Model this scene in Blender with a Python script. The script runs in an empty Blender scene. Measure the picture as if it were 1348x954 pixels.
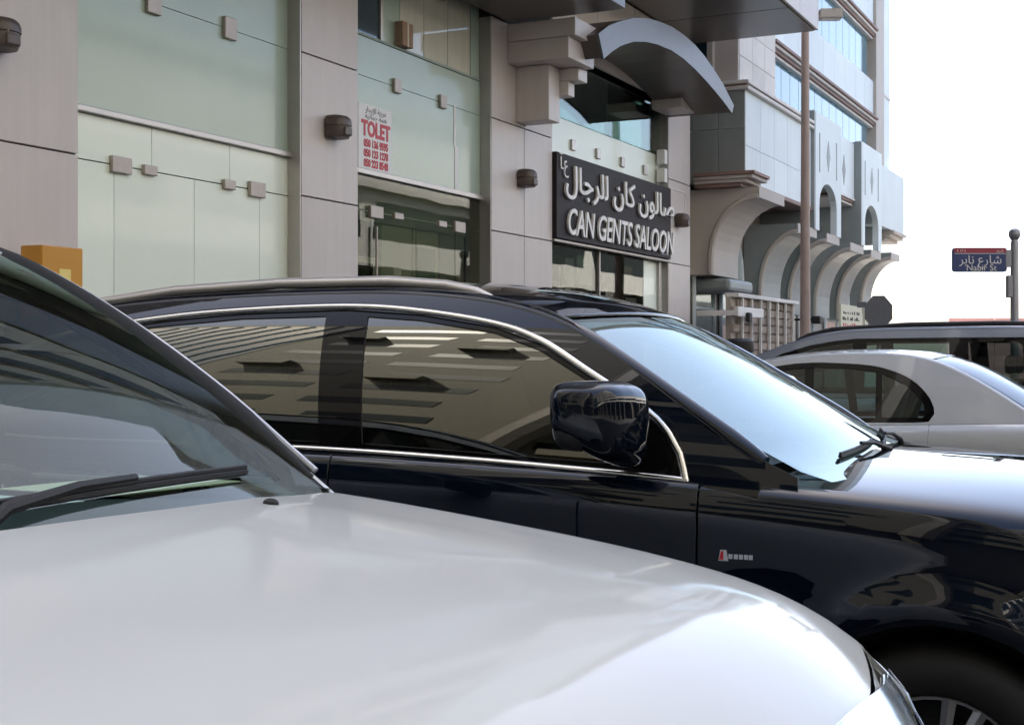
import bpy, bmesh, math, random
import numpy as np
from mathutils import Vector, Matrix
from mathutils.geometry import delaunay_2d_cdt

random.seed(7)
scene = bpy.context.scene
COL = scene.collection
R = math.radians

# ------------------------------------------------------------------ camera, sky, sun, exposure
cam_data = bpy.data.cameras.new('camera')
cam = bpy.data.objects.new('camera', cam_data)
COL.objects.link(cam)
cam.location = (0, 0, 1.40)
cam.rotation_euler = (R(90), 0, 0)
cam_data.sensor_width = 36.0
cam_data.lens = 36.0 * 1820.0 / 1348.0
cam_data.shift_y = -7.0 / 1348.0
cam_data.clip_start = 0.05
cam_data.clip_end = 2000
scene.camera = cam

SUN_ELEV, SUN_AZ_VEC = R(57), (-0.532, 0.848)          # towards the sun, in plan: behind the shop building
world = bpy.data.worlds.new('World')
scene.world = world
world.use_nodes = True
wn = world.node_tree.nodes
sky = wn.new('ShaderNodeTexSky')
sky.sky_type = 'NISHITA'
sky.sun_disc = False
sky.sun_elevation = SUN_ELEV
sky.sun_rotation = math.atan2(SUN_AZ_VEC[0], SUN_AZ_VEC[1])
sky.air_density = 0.8
sky.dust_density = 3.0
sky.ozone_density = 0.0
bg = wn['Background']
bg.inputs['Strength'].default_value = 0.115
world.node_tree.links.new(sky.outputs['Color'], bg.inputs['Color'])

sun_data = bpy.data.lights.new('sun', 'SUN')
sun_data.energy = 5.0
sun_data.angle = R(0.6)
sun_data.color = (1.0, 0.96, 0.90)
sun = bpy.data.objects.new('sun', sun_data)
COL.objects.link(sun)
sd = Vector((SUN_AZ_VEC[0] * math.cos(SUN_ELEV), SUN_AZ_VEC[1] * math.cos(SUN_ELEV), math.sin(SUN_ELEV)))
sun.rotation_euler = sd.to_track_quat('Z', 'Y').to_euler()
sun.location = (-20, 10, 40)

scene.view_settings.view_transform = 'Standard'
scene.view_settings.look = 'None'
scene.view_settings.exposure = 2.4
scene.view_settings.gamma = 1.0
scene.view_settings.use_curve_mapping = False
scene.render.engine = 'CYCLES'
scene.cycles.use_denoising = True
scene.cycles.transparent_max_bounces = 24
scene.cycles.max_bounces = 10
scene.cycles.caustics_reflective = False
scene.cycles.caustics_refractive = False

# ------------------------------------------------------------------ materials
MATS = {}
def base_mat(name):
    m = bpy.data.materials.new(name)
    m.use_nodes = True
    return m, m.node_tree.nodes, m.node_tree.links, m.node_tree.nodes['Principled BSDF']

def mat(name, col, rough=0.5, metal=0.0, coat=0.0, var=0.0, scale=6.0, bump=0.0, bscale=60.0, spec=0.5, coat_rough=0.02, rvar=0.0, streak=0.0, objvar=0.0):
    """procedural paint / stone / plastic: base colour broken up by noise, optional streaks and relief"""
    m, N, L, p = base_mat(name)
    p.inputs['Base Color'].default_value = (*col, 1)
    p.inputs['Roughness'].default_value = rough
    p.inputs['Metallic'].default_value = metal
    p.inputs['Coat Weight'].default_value = coat
    p.inputs['Coat Roughness'].default_value = coat_rough
    p.inputs['Specular IOR Level'].default_value = spec
    tc = N.new('ShaderNodeTexCoord')
    if var > 0 or rvar > 0:
        nz = N.new('ShaderNodeTexNoise')
        nz.inputs['Scale'].default_value = scale
        nz.inputs['Detail'].default_value = 6
        nz.inputs['Roughness'].default_value = 0.65
        L.new(tc.outputs['Object'], nz.inputs['Vector'])
        if var > 0:
            mr = N.new('ShaderNodeMapRange')
            mr.inputs['From Min'].default_value = 0.3
            mr.inputs['From Max'].default_value = 0.7
            mr.inputs['To Min'].default_value = 1 - var
            mr.inputs['To Max'].default_value = 1 + var
            L.new(nz.outputs['Fac'], mr.inputs['Value'])
            last = mr.outputs['Result']
            if streak > 0:
                mp = N.new('ShaderNodeMapping')
                mp.inputs['Scale'].default_value = (9, 9, 0.5)
                L.new(tc.outputs['Object'], mp.inputs['Vector'])
                n2 = N.new('ShaderNodeTexNoise')
                n2.inputs['Scale'].default_value = 1.5
                n2.inputs['Detail'].default_value = 4
                L.new(mp.outputs['Vector'], n2.inputs['Vector'])
                m2 = N.new('ShaderNodeMapRange')
                m2.inputs['From Min'].default_value = 0.35
                m2.inputs['From Max'].default_value = 0.7
                m2.inputs['To Min'].default_value = 1.0
                m2.inputs['To Max'].default_value = 1 - streak
                L.new(n2.outputs['Fac'], m2.inputs['Value'])
                mm = N.new('ShaderNodeMath'); mm.operation = 'MULTIPLY'
                L.new(last, mm.inputs[0]); L.new(m2.outputs['Result'], mm.inputs[1])
                last = mm.outputs[0]
            if objvar > 0:
                oi = N.new('ShaderNodeObjectInfo')
                m3 = N.new('ShaderNodeMapRange')
                m3.inputs['To Min'].default_value = 1 - objvar
                m3.inputs['To Max'].default_value = 1 + objvar
                L.new(oi.outputs['Random'], m3.inputs['Value'])
                m4 = N.new('ShaderNodeMath'); m4.operation = 'MULTIPLY'
                L.new(last, m4.inputs[0]); L.new(m3.outputs['Result'], m4.inputs[1])
                last = m4.outputs[0]
            vm = N.new('ShaderNodeVectorMath'); vm.operation = 'SCALE'
            vm.inputs[0].default_value = col
            L.new(last, vm.inputs['Scale'])
            L.new(vm.outputs[0], p.inputs['Base Color'])
        if rvar > 0:
            mr = N.new('ShaderNodeMapRange')
            mr.inputs['To Min'].default_value = max(0, rough - rvar)
            mr.inputs['To Max'].default_value = rough + rvar
            L.new(nz.outputs['Fac'], mr.inputs['Value'])
            L.new(mr.outputs['Result'], p.inputs['Roughness'])
    if bump > 0:
        nb = N.new('ShaderNodeTexNoise')
        nb.inputs['Scale'].default_value = bscale
        nb.inputs['Detail'].default_value = 4
        L.new(tc.outputs['Object'], nb.inputs['Vector'])
        b = N.new('ShaderNodeBump')
        b.inputs['Strength'].default_value = bump
        b.inputs['Distance'].default_value = 0.01
        L.new(nb.outputs['Fac'], b.inputs['Height'])
        L.new(b.outputs['Normal'], p.inputs['Normal'])
    MATS[name] = m
    return m

def glass(name, tint, ior=1.5, rough=0.0, wave=0.0, refl=(1, 1, 1)):
    """thin pane: tinted see-through sheet with a Fresnel mirror on top"""
    m, N, L, p = base_mat(name)
    N.remove(p)
    out = N['Material Output']
    tr = N.new('ShaderNodeBsdfTransparent'); tr.inputs['Color'].default_value = (*tint, 1)
    gl = N.new('ShaderNodeBsdfGlossy'); gl.inputs['Roughness'].default_value = rough
    gl.inputs['Color'].default_value = (*refl, 1)
    fr = N.new('ShaderNodeFresnel')
    ge = N.new('ShaderNodeNewGeometry')
    ex = N.new('ShaderNodeMath'); ex.operation = 'MULTIPLY_ADD'; ex.inputs[1].default_value = -2; ex.inputs[2].default_value = 1
    L.new(ge.outputs['Backfacing'], ex.inputs[0])
    pw = N.new('ShaderNodeMath'); pw.operation = 'POWER'; pw.inputs[0].default_value = ior
    L.new(ex.outputs[0], pw.inputs[1]); L.new(pw.outputs[0], fr.inputs['IOR'])     # a thin sheet mirrors alike from both sides
    mx = N.new('ShaderNodeMixShader')
    L.new(fr.outputs[0], mx.inputs[0]); L.new(tr.outputs[0], mx.inputs[1]); L.new(gl.outputs[0], mx.inputs[2])
    L.new(mx.outputs[0], out.inputs['Surface'])
    if wave > 0:
        tc = N.new('ShaderNodeTexCoord')
        nb = N.new('ShaderNodeTexNoise'); nb.inputs['Scale'].default_value = 1.2; nb.inputs['Detail'].default_value = 1
        L.new(tc.outputs['Object'], nb.inputs['Vector'])
        b = N.new('ShaderNodeBump'); b.inputs['Strength'].default_value = wave; b.inputs['Distance'].default_value = 0.05
        L.new(nb.outputs['Fac'], b.inputs['Height'])
        L.new(b.outputs['Normal'], gl.inputs['Normal']); L.new(b.outputs['Normal'], fr.inputs['Normal'])
    MATS[name] = m
    return m

M = {}
M['clad'] = mat('cladding_beige', (0.62, 0.56, 0.525), 0.42, var=0.05, scale=1.3, streak=0.06, rvar=0.06, objvar=0.045)
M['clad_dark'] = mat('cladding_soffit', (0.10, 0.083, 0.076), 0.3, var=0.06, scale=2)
M['ring'] = mat('canopy_trim', (0.115, 0.108, 0.11), 0.35, metal=0.2, var=0.05)
M['joint'] = mat('joint_black', (0.02, 0.018, 0.017), 0.8, var=0.1)
M['alu'] = mat('aluminium', (0.46, 0.43, 0.41), 0.35, metal=0.7, var=0.05)
M['steel'] = mat('patch_steel', (0.42, 0.37, 0.33), 0.42, metal=0.35, var=0.08, scale=20)
M['film'] = mat('frosted_film', (0.82, 0.885, 0.76), 0.3, var=0.025, scale=0.8, coat=0.25, coat_rough=0.05, objvar=0.03)
M['spandrel'] = mat('spandrel_glass', (0.41, 0.51, 0.42), 0.35, var=0.06, scale=0.7, coat=0.4, coat_rough=0.08)
M['backgreen'] = mat('spandrel_backing', (0.30, 0.37, 0.32), 0.6, var=0.05, scale=0.9)
M['shopglass'] = glass('shop_glass', (0.74, 0.84, 0.77), 1.52, wave=0.05)
M['darkglass'] = glass('dark_glass', (0.62, 0.65, 0.58), 1.28, wave=0.03)
M['curtain'] = mat('cream_curtain', (0.66, 0.64, 0.50), 0.8, var=0.05, scale=3)
M['curtain_pane'] = mat('curtain_behind_glass', (0.66, 0.65, 0.52), 0.5, var=0.06, scale=3, coat=1.0, streak=0.1)
M['cardboard'] = mat('cardboard', (0.34, 0.22, 0.15), 0.85, var=0.08)
M['inwall'] = mat('shop_inside_wall', (0.42, 0.42, 0.36), 0.8, var=0.05)
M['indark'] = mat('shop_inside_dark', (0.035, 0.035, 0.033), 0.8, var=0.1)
M['lamp'] = mat('bronze_lamp', (0.105, 0.082, 0.070), 0.45, metal=0.35, var=0.1, scale=12)
M['white'] = mat('white_board', (0.80, 0.79, 0.77), 0.5, var=0.02)
M['red'] = mat('red_print', (0.55, 0.035, 0.05), 0.5, var=0.04)
M['grey'] = mat('grey_print', (0.33, 0.30, 0.33), 0.6, var=0.05)
M['signblack'] = mat('sign_board', (0.022, 0.016, 0.017), 0.6, var=0.1, scale=3, spec=0.25)
M['letter'] = mat('white_letter', (0.80, 0.78, 0.75), 0.4, var=0.02)
M['yellow'] = mat('yellow_box', (0.60, 0.27, 0.015), 0.4, var=0.05, scale=4, coat=0.3)
M['paleyellow'] = mat('pale_yellow', (0.85, 0.66, 0.20), 0.5, var=0.03)
M['asphalt'] = mat('asphalt', (0.05, 0.049, 0.047), 0.9, var=0.25, scale=3, bump=0.5, bscale=180)
M['paver'] = mat('paving', (0.30, 0.27, 0.24), 0.85, var=0.12, scale=5, bump=0.2)
M['kerb'] = mat('kerb_concrete', (0.42, 0.40, 0.37), 0.85, var=0.1, bump=0.2)
M['farwhite'] = mat('far_panel_white', (0.72, 0.80, 0.83), 0.5, var=0.05, scale=0.9, streak=0.05, objvar=0.06)
M['farstone'] = mat('far_stone', (0.70, 0.68, 0.65), 0.7, var=0.06, scale=2.5, objvar=0.07)
M['fargrey'] = mat('far_grey_tile', (0.26, 0.29, 0.295), 0.45, var=0.12, scale=1.2, objvar=0.1)  # lightened to carry the haze over the far building
M['farbeige'] = mat('far_beige', (0.50, 0.46, 0.42), 0.6, var=0.06, scale=1.2)  # distance haze put in as a paler beige
M['farbrown'] = mat('far_brown_trim', (0.25, 0.155, 0.135), 0.6, var=0.08)
M['farglass'] = mat('far_blue_glass', (0.11, 0.24, 0.32), 0.08, spec=0.4, var=0.05, scale=0.6, coat=0.4, objvar=0.12)
M['farpane'] = mat('far_window_pane', (0.42, 0.50, 0.49), 0.15, var=0.08, coat=1.0)
M['fardark'] = mat('far_dark_glass', (0.02, 0.05, 0.065), 0.08, coat=1.0, var=0.1)
M['brick'] = mat('stone_brick', (0.33, 0.275, 0.23), 0.85, var=0.15, scale=9, bump=0.3, objvar=0.25)
M['mortar'] = mat('mortar', (0.42, 0.38, 0.33), 0.9, var=0.08)
M['pole'] = mat('lamp_post_paint', (0.40, 0.31, 0.28), 0.5, var=0.08, scale=5)
M['greymetal'] = mat('grey_metal', (0.30, 0.30, 0.32), 0.45, metal=0.5, var=0.06)
M['signback'] = mat('sign_back_grey', (0.13, 0.135, 0.15), 0.5, var=0.06)
M['signblue'] = mat('street_sign_blue', (0.025, 0.05, 0.16), 0.4, var=0.05)
M['signred'] = mat('street_sign_red', (0.35, 0.03, 0.06), 0.4, var=0.05)
M['teal'] = mat('teal_plastic', (0.03, 0.22, 0.24), 0.5, var=0.05)
M['redwall'] = mat('red_far_wall', (0.60, 0.30, 0.27), 0.7, var=0.05)  # red paled so the washed-out glare of the distance sits in the colour
M['towerwhite'] = mat('tower_render', (0.55, 0.53, 0.49), 0.8, var=0.04, scale=0.4)
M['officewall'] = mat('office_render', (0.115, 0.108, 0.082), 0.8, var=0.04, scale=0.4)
M['towerglass'] = mat('tower_window', (0.008, 0.014, 0.013), 0.4, var=0.1, spec=0.2)
M['towerdark'] = mat('tower_frame', (0.10, 0.09, 0.075), 0.6, var=0.1)
# cars
M['whitepaint'] = mat('white_car_paint', (0.60, 0.605, 0.575), 0.5, var=0.012, scale=2.0, coat=0.8, coat_rough=0.07, spec=0.0)
M['navypaint'] = mat('navy_car_paint', (0.0026, 0.0052, 0.0115), 0.5, metal=0.0, coat=1.0, coat_rough=0.01, var=0.05, spec=0.0)
M['silverpaint'] = mat('silver_car_paint', (0.52, 0.54, 0.57), 0.5, metal=0.3, coat=1.0, var=0.02)
M['greypaint'] = mat('silver_blue_car_paint', (0.26, 0.29, 0.36), 0.34, metal=0.55, coat=1.0, var=0.02)
M['blackgloss'] = mat('gloss_black_trim', (0.005, 0.0045, 0.0045), 0.4, coat=0.45, var=0.05, spec=0.0)
M['plastic'] = mat('black_plastic', (0.012, 0.012, 0.013), 0.55, var=0.15, scale=30, bump=0.15, bscale=300)
M['rubber'] = mat('rubber', (0.006, 0.006, 0.006), 0.75, var=0.15, scale=20)
M['chrome'] = mat('chrome', (0.80, 0.78, 0.75), 0.16, metal=1.0, var=0.02)
M['satin'] = mat('satin_rail', (0.66, 0.61, 0.56), 0.32, metal=0.5, var=0.03)
M['interior'] = mat('car_interior', (0.02, 0.021, 0.02), 0.75, var=0.15, scale=12)
M['seat'] = mat('seat_cloth', (0.055, 0.05, 0.042), 0.85, var=0.12, scale=25)
M['dash'] = mat('dashboard', (0.030, 0.036, 0.045), 0.5, var=0.1, scale=14)
M['paper'] = mat('paper', (0.62, 0.70, 0.74), 0.6, var=0.05)
M['rim'] = mat('alloy_rim', (0.35, 0.35, 0.36), 0.3, metal=0.9, var=0.04)
M['winddark'] = glass('windscreen_glass', (0.66, 0.78, 0.70), 1.46, refl=(0.93, 1.0, 0.95))
M['windnavy'] = glass('windscreen_glass_suv', (0.45, 0.55, 0.52), 1.95, refl=(0.88, 1.0, 0.98))
M['tint'] = glass('tinted_glass', (0.10, 0.105, 0.08), 2.0, refl=(1.0, 0.98, 0.86), wave=0.10)
M['carglass'] = glass('car_glass', (0.50, 0.62, 0.58), 1.5)
M['carglass_dark'] = glass('car_glass_dark', (0.28, 0.36, 0.36), 1.5)
M['headlens'] = glass('headlamp_lens', (0.9, 0.93, 0.95), 1.5)
M['badge_red'] = mat('badge_red', (0.5, 0.02, 0.03), 0.3, var=0.03)

# ------------------------------------------------------------------ mesh helpers
class MB:
    """collects shapes; build() links them as one mesh object"""
    def __init__(s, off=(0, 0, 0)):
        s.v = []; s.f = []; s.off = Vector(off)
    def add(s, vs, fs):
        n = len(s.v)
        s.v += [tuple(Vector(v) - s.off) for v in vs]
        s.f += [tuple(i + n for i in f) for f in fs]
        return s
    def box(s, x0, x1, y0, y1, z0, z1, bev=0.0):
        x0, x1 = min(x0, x1), max(x0, x1); y0, y1 = min(y0, y1), max(y0, y1); z0, z1 = min(z0, z1), max(z0, z1)
        if bev <= 0:
            v = [(x, y, z) for z in (z0, z1) for y in (y0, y1) for x in (x0, x1)]
            return s.add(v, [(0, 2, 3, 1), (4, 5, 7, 6), (0, 1, 5, 4), (2, 6, 7, 3), (0, 4, 6, 2), (1, 3, 7, 5)])
        bm = bmesh.new()
        bmesh.ops.create_cube(bm, size=1)
        for q in bm.verts:
            q.co = Vector(((x0 + x1) / 2 + q.co.x * (x1 - x0), (y0 + y1) / 2 + q.co.y * (y1 - y0), (z0 + z1) / 2 + q.co.z * (z1 - z0)))
        bmesh.ops.bevel(bm, geom=list(bm.edges), offset=min(bev, .45 * min(x1 - x0, y1 - y0, z1 - z0)), segments=2, affect='EDGES', profile=0.5)
        bm.verts.index_update()
        s.add([q.co for q in bm.verts], [[q.index for q in f.verts] for f in bm.faces])
        bm.free()
        return s
    def prism(s, poly, axis, a0, a1):
        """poly: 2D outline; extruded along axis 'x','y' or 'z' from a0 to a1"""
        n = len(poly)
        def P(p, a):
            return {'x': (a, p[0], p[1]), 'y': (p[0], a, p[1]), 'z': (p[0], p[1], a)}[axis]
        v = [P(p, a0) for p in poly] + [P(p, a1) for p in poly]
        f = [tuple(range(n))[::-1], tuple(range(n, 2 * n))]
        f += [(i, (i + 1) % n, n + (i + 1) % n, n + i) for i in range(n)]
        return s.add(v, f)
    def tube(s, path, r, seg=8, closed=False, flat=1.0, cap=True):
        path = [Vector(p) for p in path]
        n = len(path)
        rr = r if isinstance(r, (list, tuple)) else [r] * n
        t0 = (path[1] - path[0]).normalized()
        up = Vector((0, 0, 1)) if abs(t0.z) < 0.9 else Vector((1, 0, 0))
        nn = (up - t0 * up.dot(t0)).normalized()
        vs = []
        for i, p in enumerate(path):
            if closed:
                t = (path[(i + 1) % n] - path[i - 1]).normalized()
            else:
                t = (path[min(i + 1, n - 1)] - path[max(i - 1, 0)]).normalized()
            nn = (nn - t * nn.dot(t)).normalized()
            b = t.cross(nn)
            for k in range(seg):
                a = 2 * math.pi * k / seg
                vs.append(p + nn * math.cos(a) * rr[i] + b * math.sin(a) * rr[i] * flat)
        fs = []
        for i in range(n if closed else n - 1):
            j = (i + 1) % n
            for k in range(seg):
                fs.append((i * seg + k, i * seg + (k + 1) % seg, j * seg + (k + 1) % seg, j * seg + k))
        if not closed and cap:
            fs.append(tuple(range(seg))[::-1]); fs.append(tuple((n - 1) * seg + k for k in range(seg)))
        return s.add(vs, fs)
    def lathe(s, prof, seg=24, M4=None, cap=True):
        """prof: (radius, height) pairs round the z axis, placed by M4"""
        M4 = M4 or Matrix.Identity(4)
        vs = []
        for r, h in prof:
            for k in range(seg):
                a = 2 * math.pi * k / seg
                vs.append(M4 @ Vector((r * math.cos(a), r * math.sin(a), h)))
        fs = []
        for i in range(len(prof) - 1):
            for k in range(seg):
                fs.append((i * seg + k, i * seg + (k + 1) % seg, (i + 1) * seg + (k + 1) % seg, (i + 1) * seg + k))
        if cap and prof[0][0] > 1e-4: fs.append(tuple(range(seg))[::-1])
        if cap and prof[-1][0] > 1e-4: fs.append(tuple((len(prof) - 1) * seg + k for k in range(seg)))
        return s.add(vs, fs)
    def grid(s, pts, closed_u=False):
        nu, nv = len(pts), len(pts[0])
        vs = [p for row in pts for p in row]
        fs = []
        for i in range(nu if closed_u else nu - 1):
            for j in range(nv - 1):
                a = i * nv + j; b = ((i + 1) % nu) * nv + j
                fs.append((a, b, b + 1, a + 1))
        return s.add(vs, fs)
    def mesh(s, name, m, smooth=False, angle=35):
        me = bpy.data.meshes.new(name)
        me.from_pydata([tuple(v) for v in s.v], [], s.f)
        me.materials.append(m)
        if smooth:
            me.polygons.foreach_set('use_smooth', [True] * len(me.polygons))
            me.set_sharp_from_angle(angle=R(angle))
        me.update()
        return me
    def build(s, name, m, parent=None, smooth=False, angle=35):
        o = bpy.data.objects.new(name, s.mesh(name, m, smooth, angle))
        COL.objects.link(o)
        if parent: o.parent = parent
        return o

def tag(o, label=None, cat=None, group=None, kind=None):
    if label: o['label'] = label
    if cat: o['category'] = cat
    if group: o['group'] = group
    if kind: o['kind'] = kind
    return o
def empty(name, loc, rz=0.0):
    o = bpy.data.objects.new(name, None)
    COL.objects.link(o)
    o.location = loc; o.rotation_euler = (0, 0, rz)
    o.empty_display_size = 0.2
    return o
def inst(name, me, parent, loc=(0, 0, 0), rot=(0, 0, 0), scale=(1, 1, 1)):
    o = bpy.data.objects.new(name, me)
    COL.objects.link(o); o.parent = parent
    o.location = loc; o.rotation_euler = rot; o.scale = scale
    return o
def text_mesh(name, body, size, m, depth=0.01, xs=1.0, shear=0.0, bold=0.0, align='CENTER', spacing=1.0):
    """flat lettering in the local xz plane, facing -y"""
    c = bpy.data.curves.new(name, 'FONT')
    c.body = body; c.size = size; c.align_x = align; c.align_y = 'CENTER'
    c.extrude = depth; c.shear = shear; c.offset = bold; c.space_character = spacing
    c.resolution_u = 3
    o = bpy.data.objects.new(name, c)
    COL.objects.link(o)
    dg = bpy.context.evaluated_depsgraph_get()
    me = bpy.data.meshes.new_from_object(o.evaluated_get(dg))
    bpy.data.objects.remove(o); bpy.data.curves.remove(c)
    me.transform(Matrix.Rotation(R(90), 4, 'X') @ Matrix.Diagonal((xs, 1, 1, 1)))
    me.materials.clear(); me.materials.append(m); me.name = name
    return me

# ------------------------------------------------------------------ street frame: s along the facades, o out from the shop front, h up
ANG = R(90 - 25.957)
DV = Vector((0.43770, 0.89912, 0)); NV = Vector((0.89912, -0.43770, 0))
F0 = NV * -6.6
def fw(s, o, h): return F0 + DV * s + NV * o + Vector((0, 0, h))
def fthing(name, label, cat, s, o, h, group=None):
    e = empty(name, fw(s, o, h), ANG)
    tag(e, label, cat, group)
    e['_b'] = (s, -o, h)
    return e
def fb(root):
    return MB(tuple(root['_b']))
class FB(MB):
    """mesh collector in street-frame coordinates (s, o, h)"""
    def __init__(s, root): MB.__init__(s, tuple(root['_b']))
    def bx(s, s0, s1, o0, o1, h0, h1, bev=0.0): return s.box(s0, s1, -o0, -o1, h0, h1, bev)

# ------------------------------------------------------------------ ground
g = MB().grid([[(-600, -600, 0), (-600, 900, 0)], [(900, -600, 0), (900, 900, 0)]]).build('ground', M['asphalt'])
g.data.flip_normals(); tag(g, kind='structure')
pv = MB()
def fbox(mb, s0, s1, o0, o1, h0, h1):
    v = [fw(a, b, c) for c in (h0, h1) for b in (o1, o0) for a in (s0, s1)]
    return mb.add(v, [(0, 2, 3, 1), (4, 5, 7, 6), (0, 1, 5, 4), (2, 6, 7, 3), (0, 4, 6, 2), (1, 3, 7, 5)])
tag(fbox(pv, -30, 60, -1.0, 1.55, -0.2, 0.15).build('pavement', M['paver']), kind='structure')
tag(fbox(MB(), -30, 60, 1.552, 1.70, -0.2, 0.13).build('kerb', M['kerb']), kind='structure')
# painted bay lines between the parked cars
ln = MB()
for k in range(-4, 12):
    s0 = 3.25 + 2.75 * k
    ln.add([fw(s0, 1.8, .004), fw(s0 + .1, 1.8, .004), fw(s0 + .1, 6.6, .004), fw(s0, 6.6, .004)], [(0, 3, 2, 1)])
tag(ln.build('parking_bay_lines', M['white']), kind='structure')

# ------------------------------------------------------------------ shop building
B1 = fthing('shop_building', 'beige panel clad shop building with green glass fronts and arched canopy', 'building', 9.0, 0.0, 0.0)
def part(name, m, shapes, root=B1, parent=None, bev=0.0, smooth=False):
    f = FB(root)
    for q in shapes: f.bx(*q, bev)
    return f.build(name, m, parent or root, smooth)
GAP = 0.006
def clad(s0, s1, rows, o=0.0, depth=0.05):
    """cladding panels with recessed black joints"""
    for h0, h1 in zip(rows, rows[1:]):
        part('cladding_panel', M['clad'], [(s0 + GAP, s1 - GAP, o - depth, o, h0 + GAP, h1 - GAP)], bev=0.004)
def core(s0, s1, h0, h1, o=-0.03, deep=0.9):
    part('pillar_core', M['joint'], [(s0 + .004, s1 - .004, o - deep, o, h0, h1)])
ROWS = [0.15, 1.50, 2.742, 3.935]
# pillars: left, second, third (double width), fourth
core(3.2, 6.99, .15, 6.0)
clad(3.2, 5.1, ROWS + [5.15, 6.0]); clad(5.1, 6.99, ROWS + [5.15, 6.0])
core(9.56, 10.44, .15, 6.0); clad(9.56, 10.44, ROWS + [5.015])
core(13.06, 14.63, .15, 6.9)
clad(13.06, 13.87, ROWS + [5.015]); clad(13.87, 14.63, ROWS + [5.015])
core(18.64, 19.60, .15, 6.9); clad(18.64, 19.60, ROWS + [5.02, 6.06])
# pillar side faces seen from the left (lighter aluminium returns)
for s in (9.56, 13.06, 18.64):
    part('pillar_return', M['alu'], [(s - .012, s - .002, -.30, -.004, .15, 5.0)])
# wall above the canopy, and the upper storeys
for a, b in ((14.63, 16.0), (16.0, 17.3), (17.3, 18.64)):
    clad(a, b, [5.02, 6.06])
part('upper_wall', M['clad'], [(2.0, 19.60, -14, -.06, 6.92, 32.8)])
part('upper_wall', M['clad'], [(2.0, 3.2, -14, -.06, .15, 6.92)])
for k in range(8):
    z = 7.7 + 3.1 * k
    for a, b in ((2.4, 6.2), (6.8, 12.9), (13.6, 19.2)):
        part('ribbon_window', M['towerglass'], [(a, b, -.2, -.045, z, z + 1.45)])
        part('storey_band', M['towerwhite'], [(a - .28, b + .28, -.05, .10, z + 1.6, z + 2.95)], bev=.01)
part('roof_overhang', M['clad'], [(1.8, 19.5, -.05, 1.5, 32.8, 33.6)])
part('back_wall', M['inwall'], [(3.2, 19.6, -6.2, -6.0, .15, 6.92)])
part('cross_wall', M['inwall'], [(9.8, 10.2, -6.0, -.93, .15, 6.92)])
part('cross_wall', M['inwall'], [(13.6, 14.1, -6.0, -.93, .15, 6.92)])
part('cross_wall', M['inwall'], [(18.9, 19.3, -6.0, -.93, .15, 6.92)])
part('cross_wall', M['inwall'], [(5.0, 5.4, -6.0, -.93, .15, 6.92)])
part('floor_slab', M['paver'], [(3.2, 19.6, -6.0, -.03, .0, .32)])
part('ceiling', M['inwall'], [(3.2, 19.6, -6.0, -.35, 6.5, 6.9)])
# bay window soffit over the second bay and large overhang at the end
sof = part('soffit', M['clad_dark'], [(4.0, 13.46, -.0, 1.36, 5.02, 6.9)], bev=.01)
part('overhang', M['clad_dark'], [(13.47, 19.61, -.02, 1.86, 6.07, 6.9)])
for k in range(6):
    a = 13.47 + (19.61 - 13.47) * k / 6; b = 13.47 + (19.61 - 13.47) * (k + 1) / 6
    part('overhang_fascia_panel', M['clad'], [(a + GAP, b - GAP, 1.862, 1.90, 6.06, 9.0)], bev=.004)
for k in range(3):
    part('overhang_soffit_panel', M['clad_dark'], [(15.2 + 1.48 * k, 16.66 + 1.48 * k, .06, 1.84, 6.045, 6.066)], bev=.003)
part('overhang_end', M['clad'], [(19.612, 19.64, -.02, 1.9, 6.06, 9.0)])

# ---- glazing: left bay
def pane(name, m, s0, s1, h0, h1, o=-.13, parent=None, t=.012):
    return part(name, m, [(s0 + .003, s1 - .003, o - t, o, h0 + .003, h1 - .003)], parent=parent)
LB0, LB1, GO = 7.0, 9.56, -.13
part('transom', M['alu'], [(LB0, LB1, GO - .03, GO + .045, 3.06, 3.105)], bev=.006)
for a, b in ((7.0, 7.86), (7.86, 8.77), (8.77, LB1)):
    pane('film_pane', M['film'], a, b, 2.745, 3.06)
for a, b in ((7.0, 7.47), (7.47, 8.34), (8.34, 9.16), (9.16, LB1)):
    pane('film_pane', M['film'], a, b, .35, 2.742)
part('threshold', M['alu'], [(LB0, LB1, GO - .02, GO + .02, .32, .36)])
pane('glass_pane', M['spandrel'], LB0, LB1, 3.105, 3.965)
pane('glass_pane', M['spandrel'], LB0, LB1, 3.965, 5.0)
part('spandrel_backing', M['backgreen'], [(LB0, LB1, -.42, -.40, 3.07, 5.0)])
for s in (7.3, 8.7): part('backing_mullion', M['curtain'], [(s, s + .04, -.38, -.36, 3.1, 5.0)])
# patch fittings
def fitting(s, h, w=.16, hh=.11, o=GO, m='steel'):
    part('patch_fitting', M[m], [(s - w / 2, s + w / 2, o, o + .035, h - hh / 2, h + hh / 2)], bev=.006)
for s, w, hh in ((7.52, .20, .115), (7.82, .14, .07), (8.74, .14, .075), (9.10, .20, .12)):
    fitting(s, 2.745, w, hh)
for s in (7.86, 8.75): fitting(s, 3.965, .15, .17)
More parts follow.
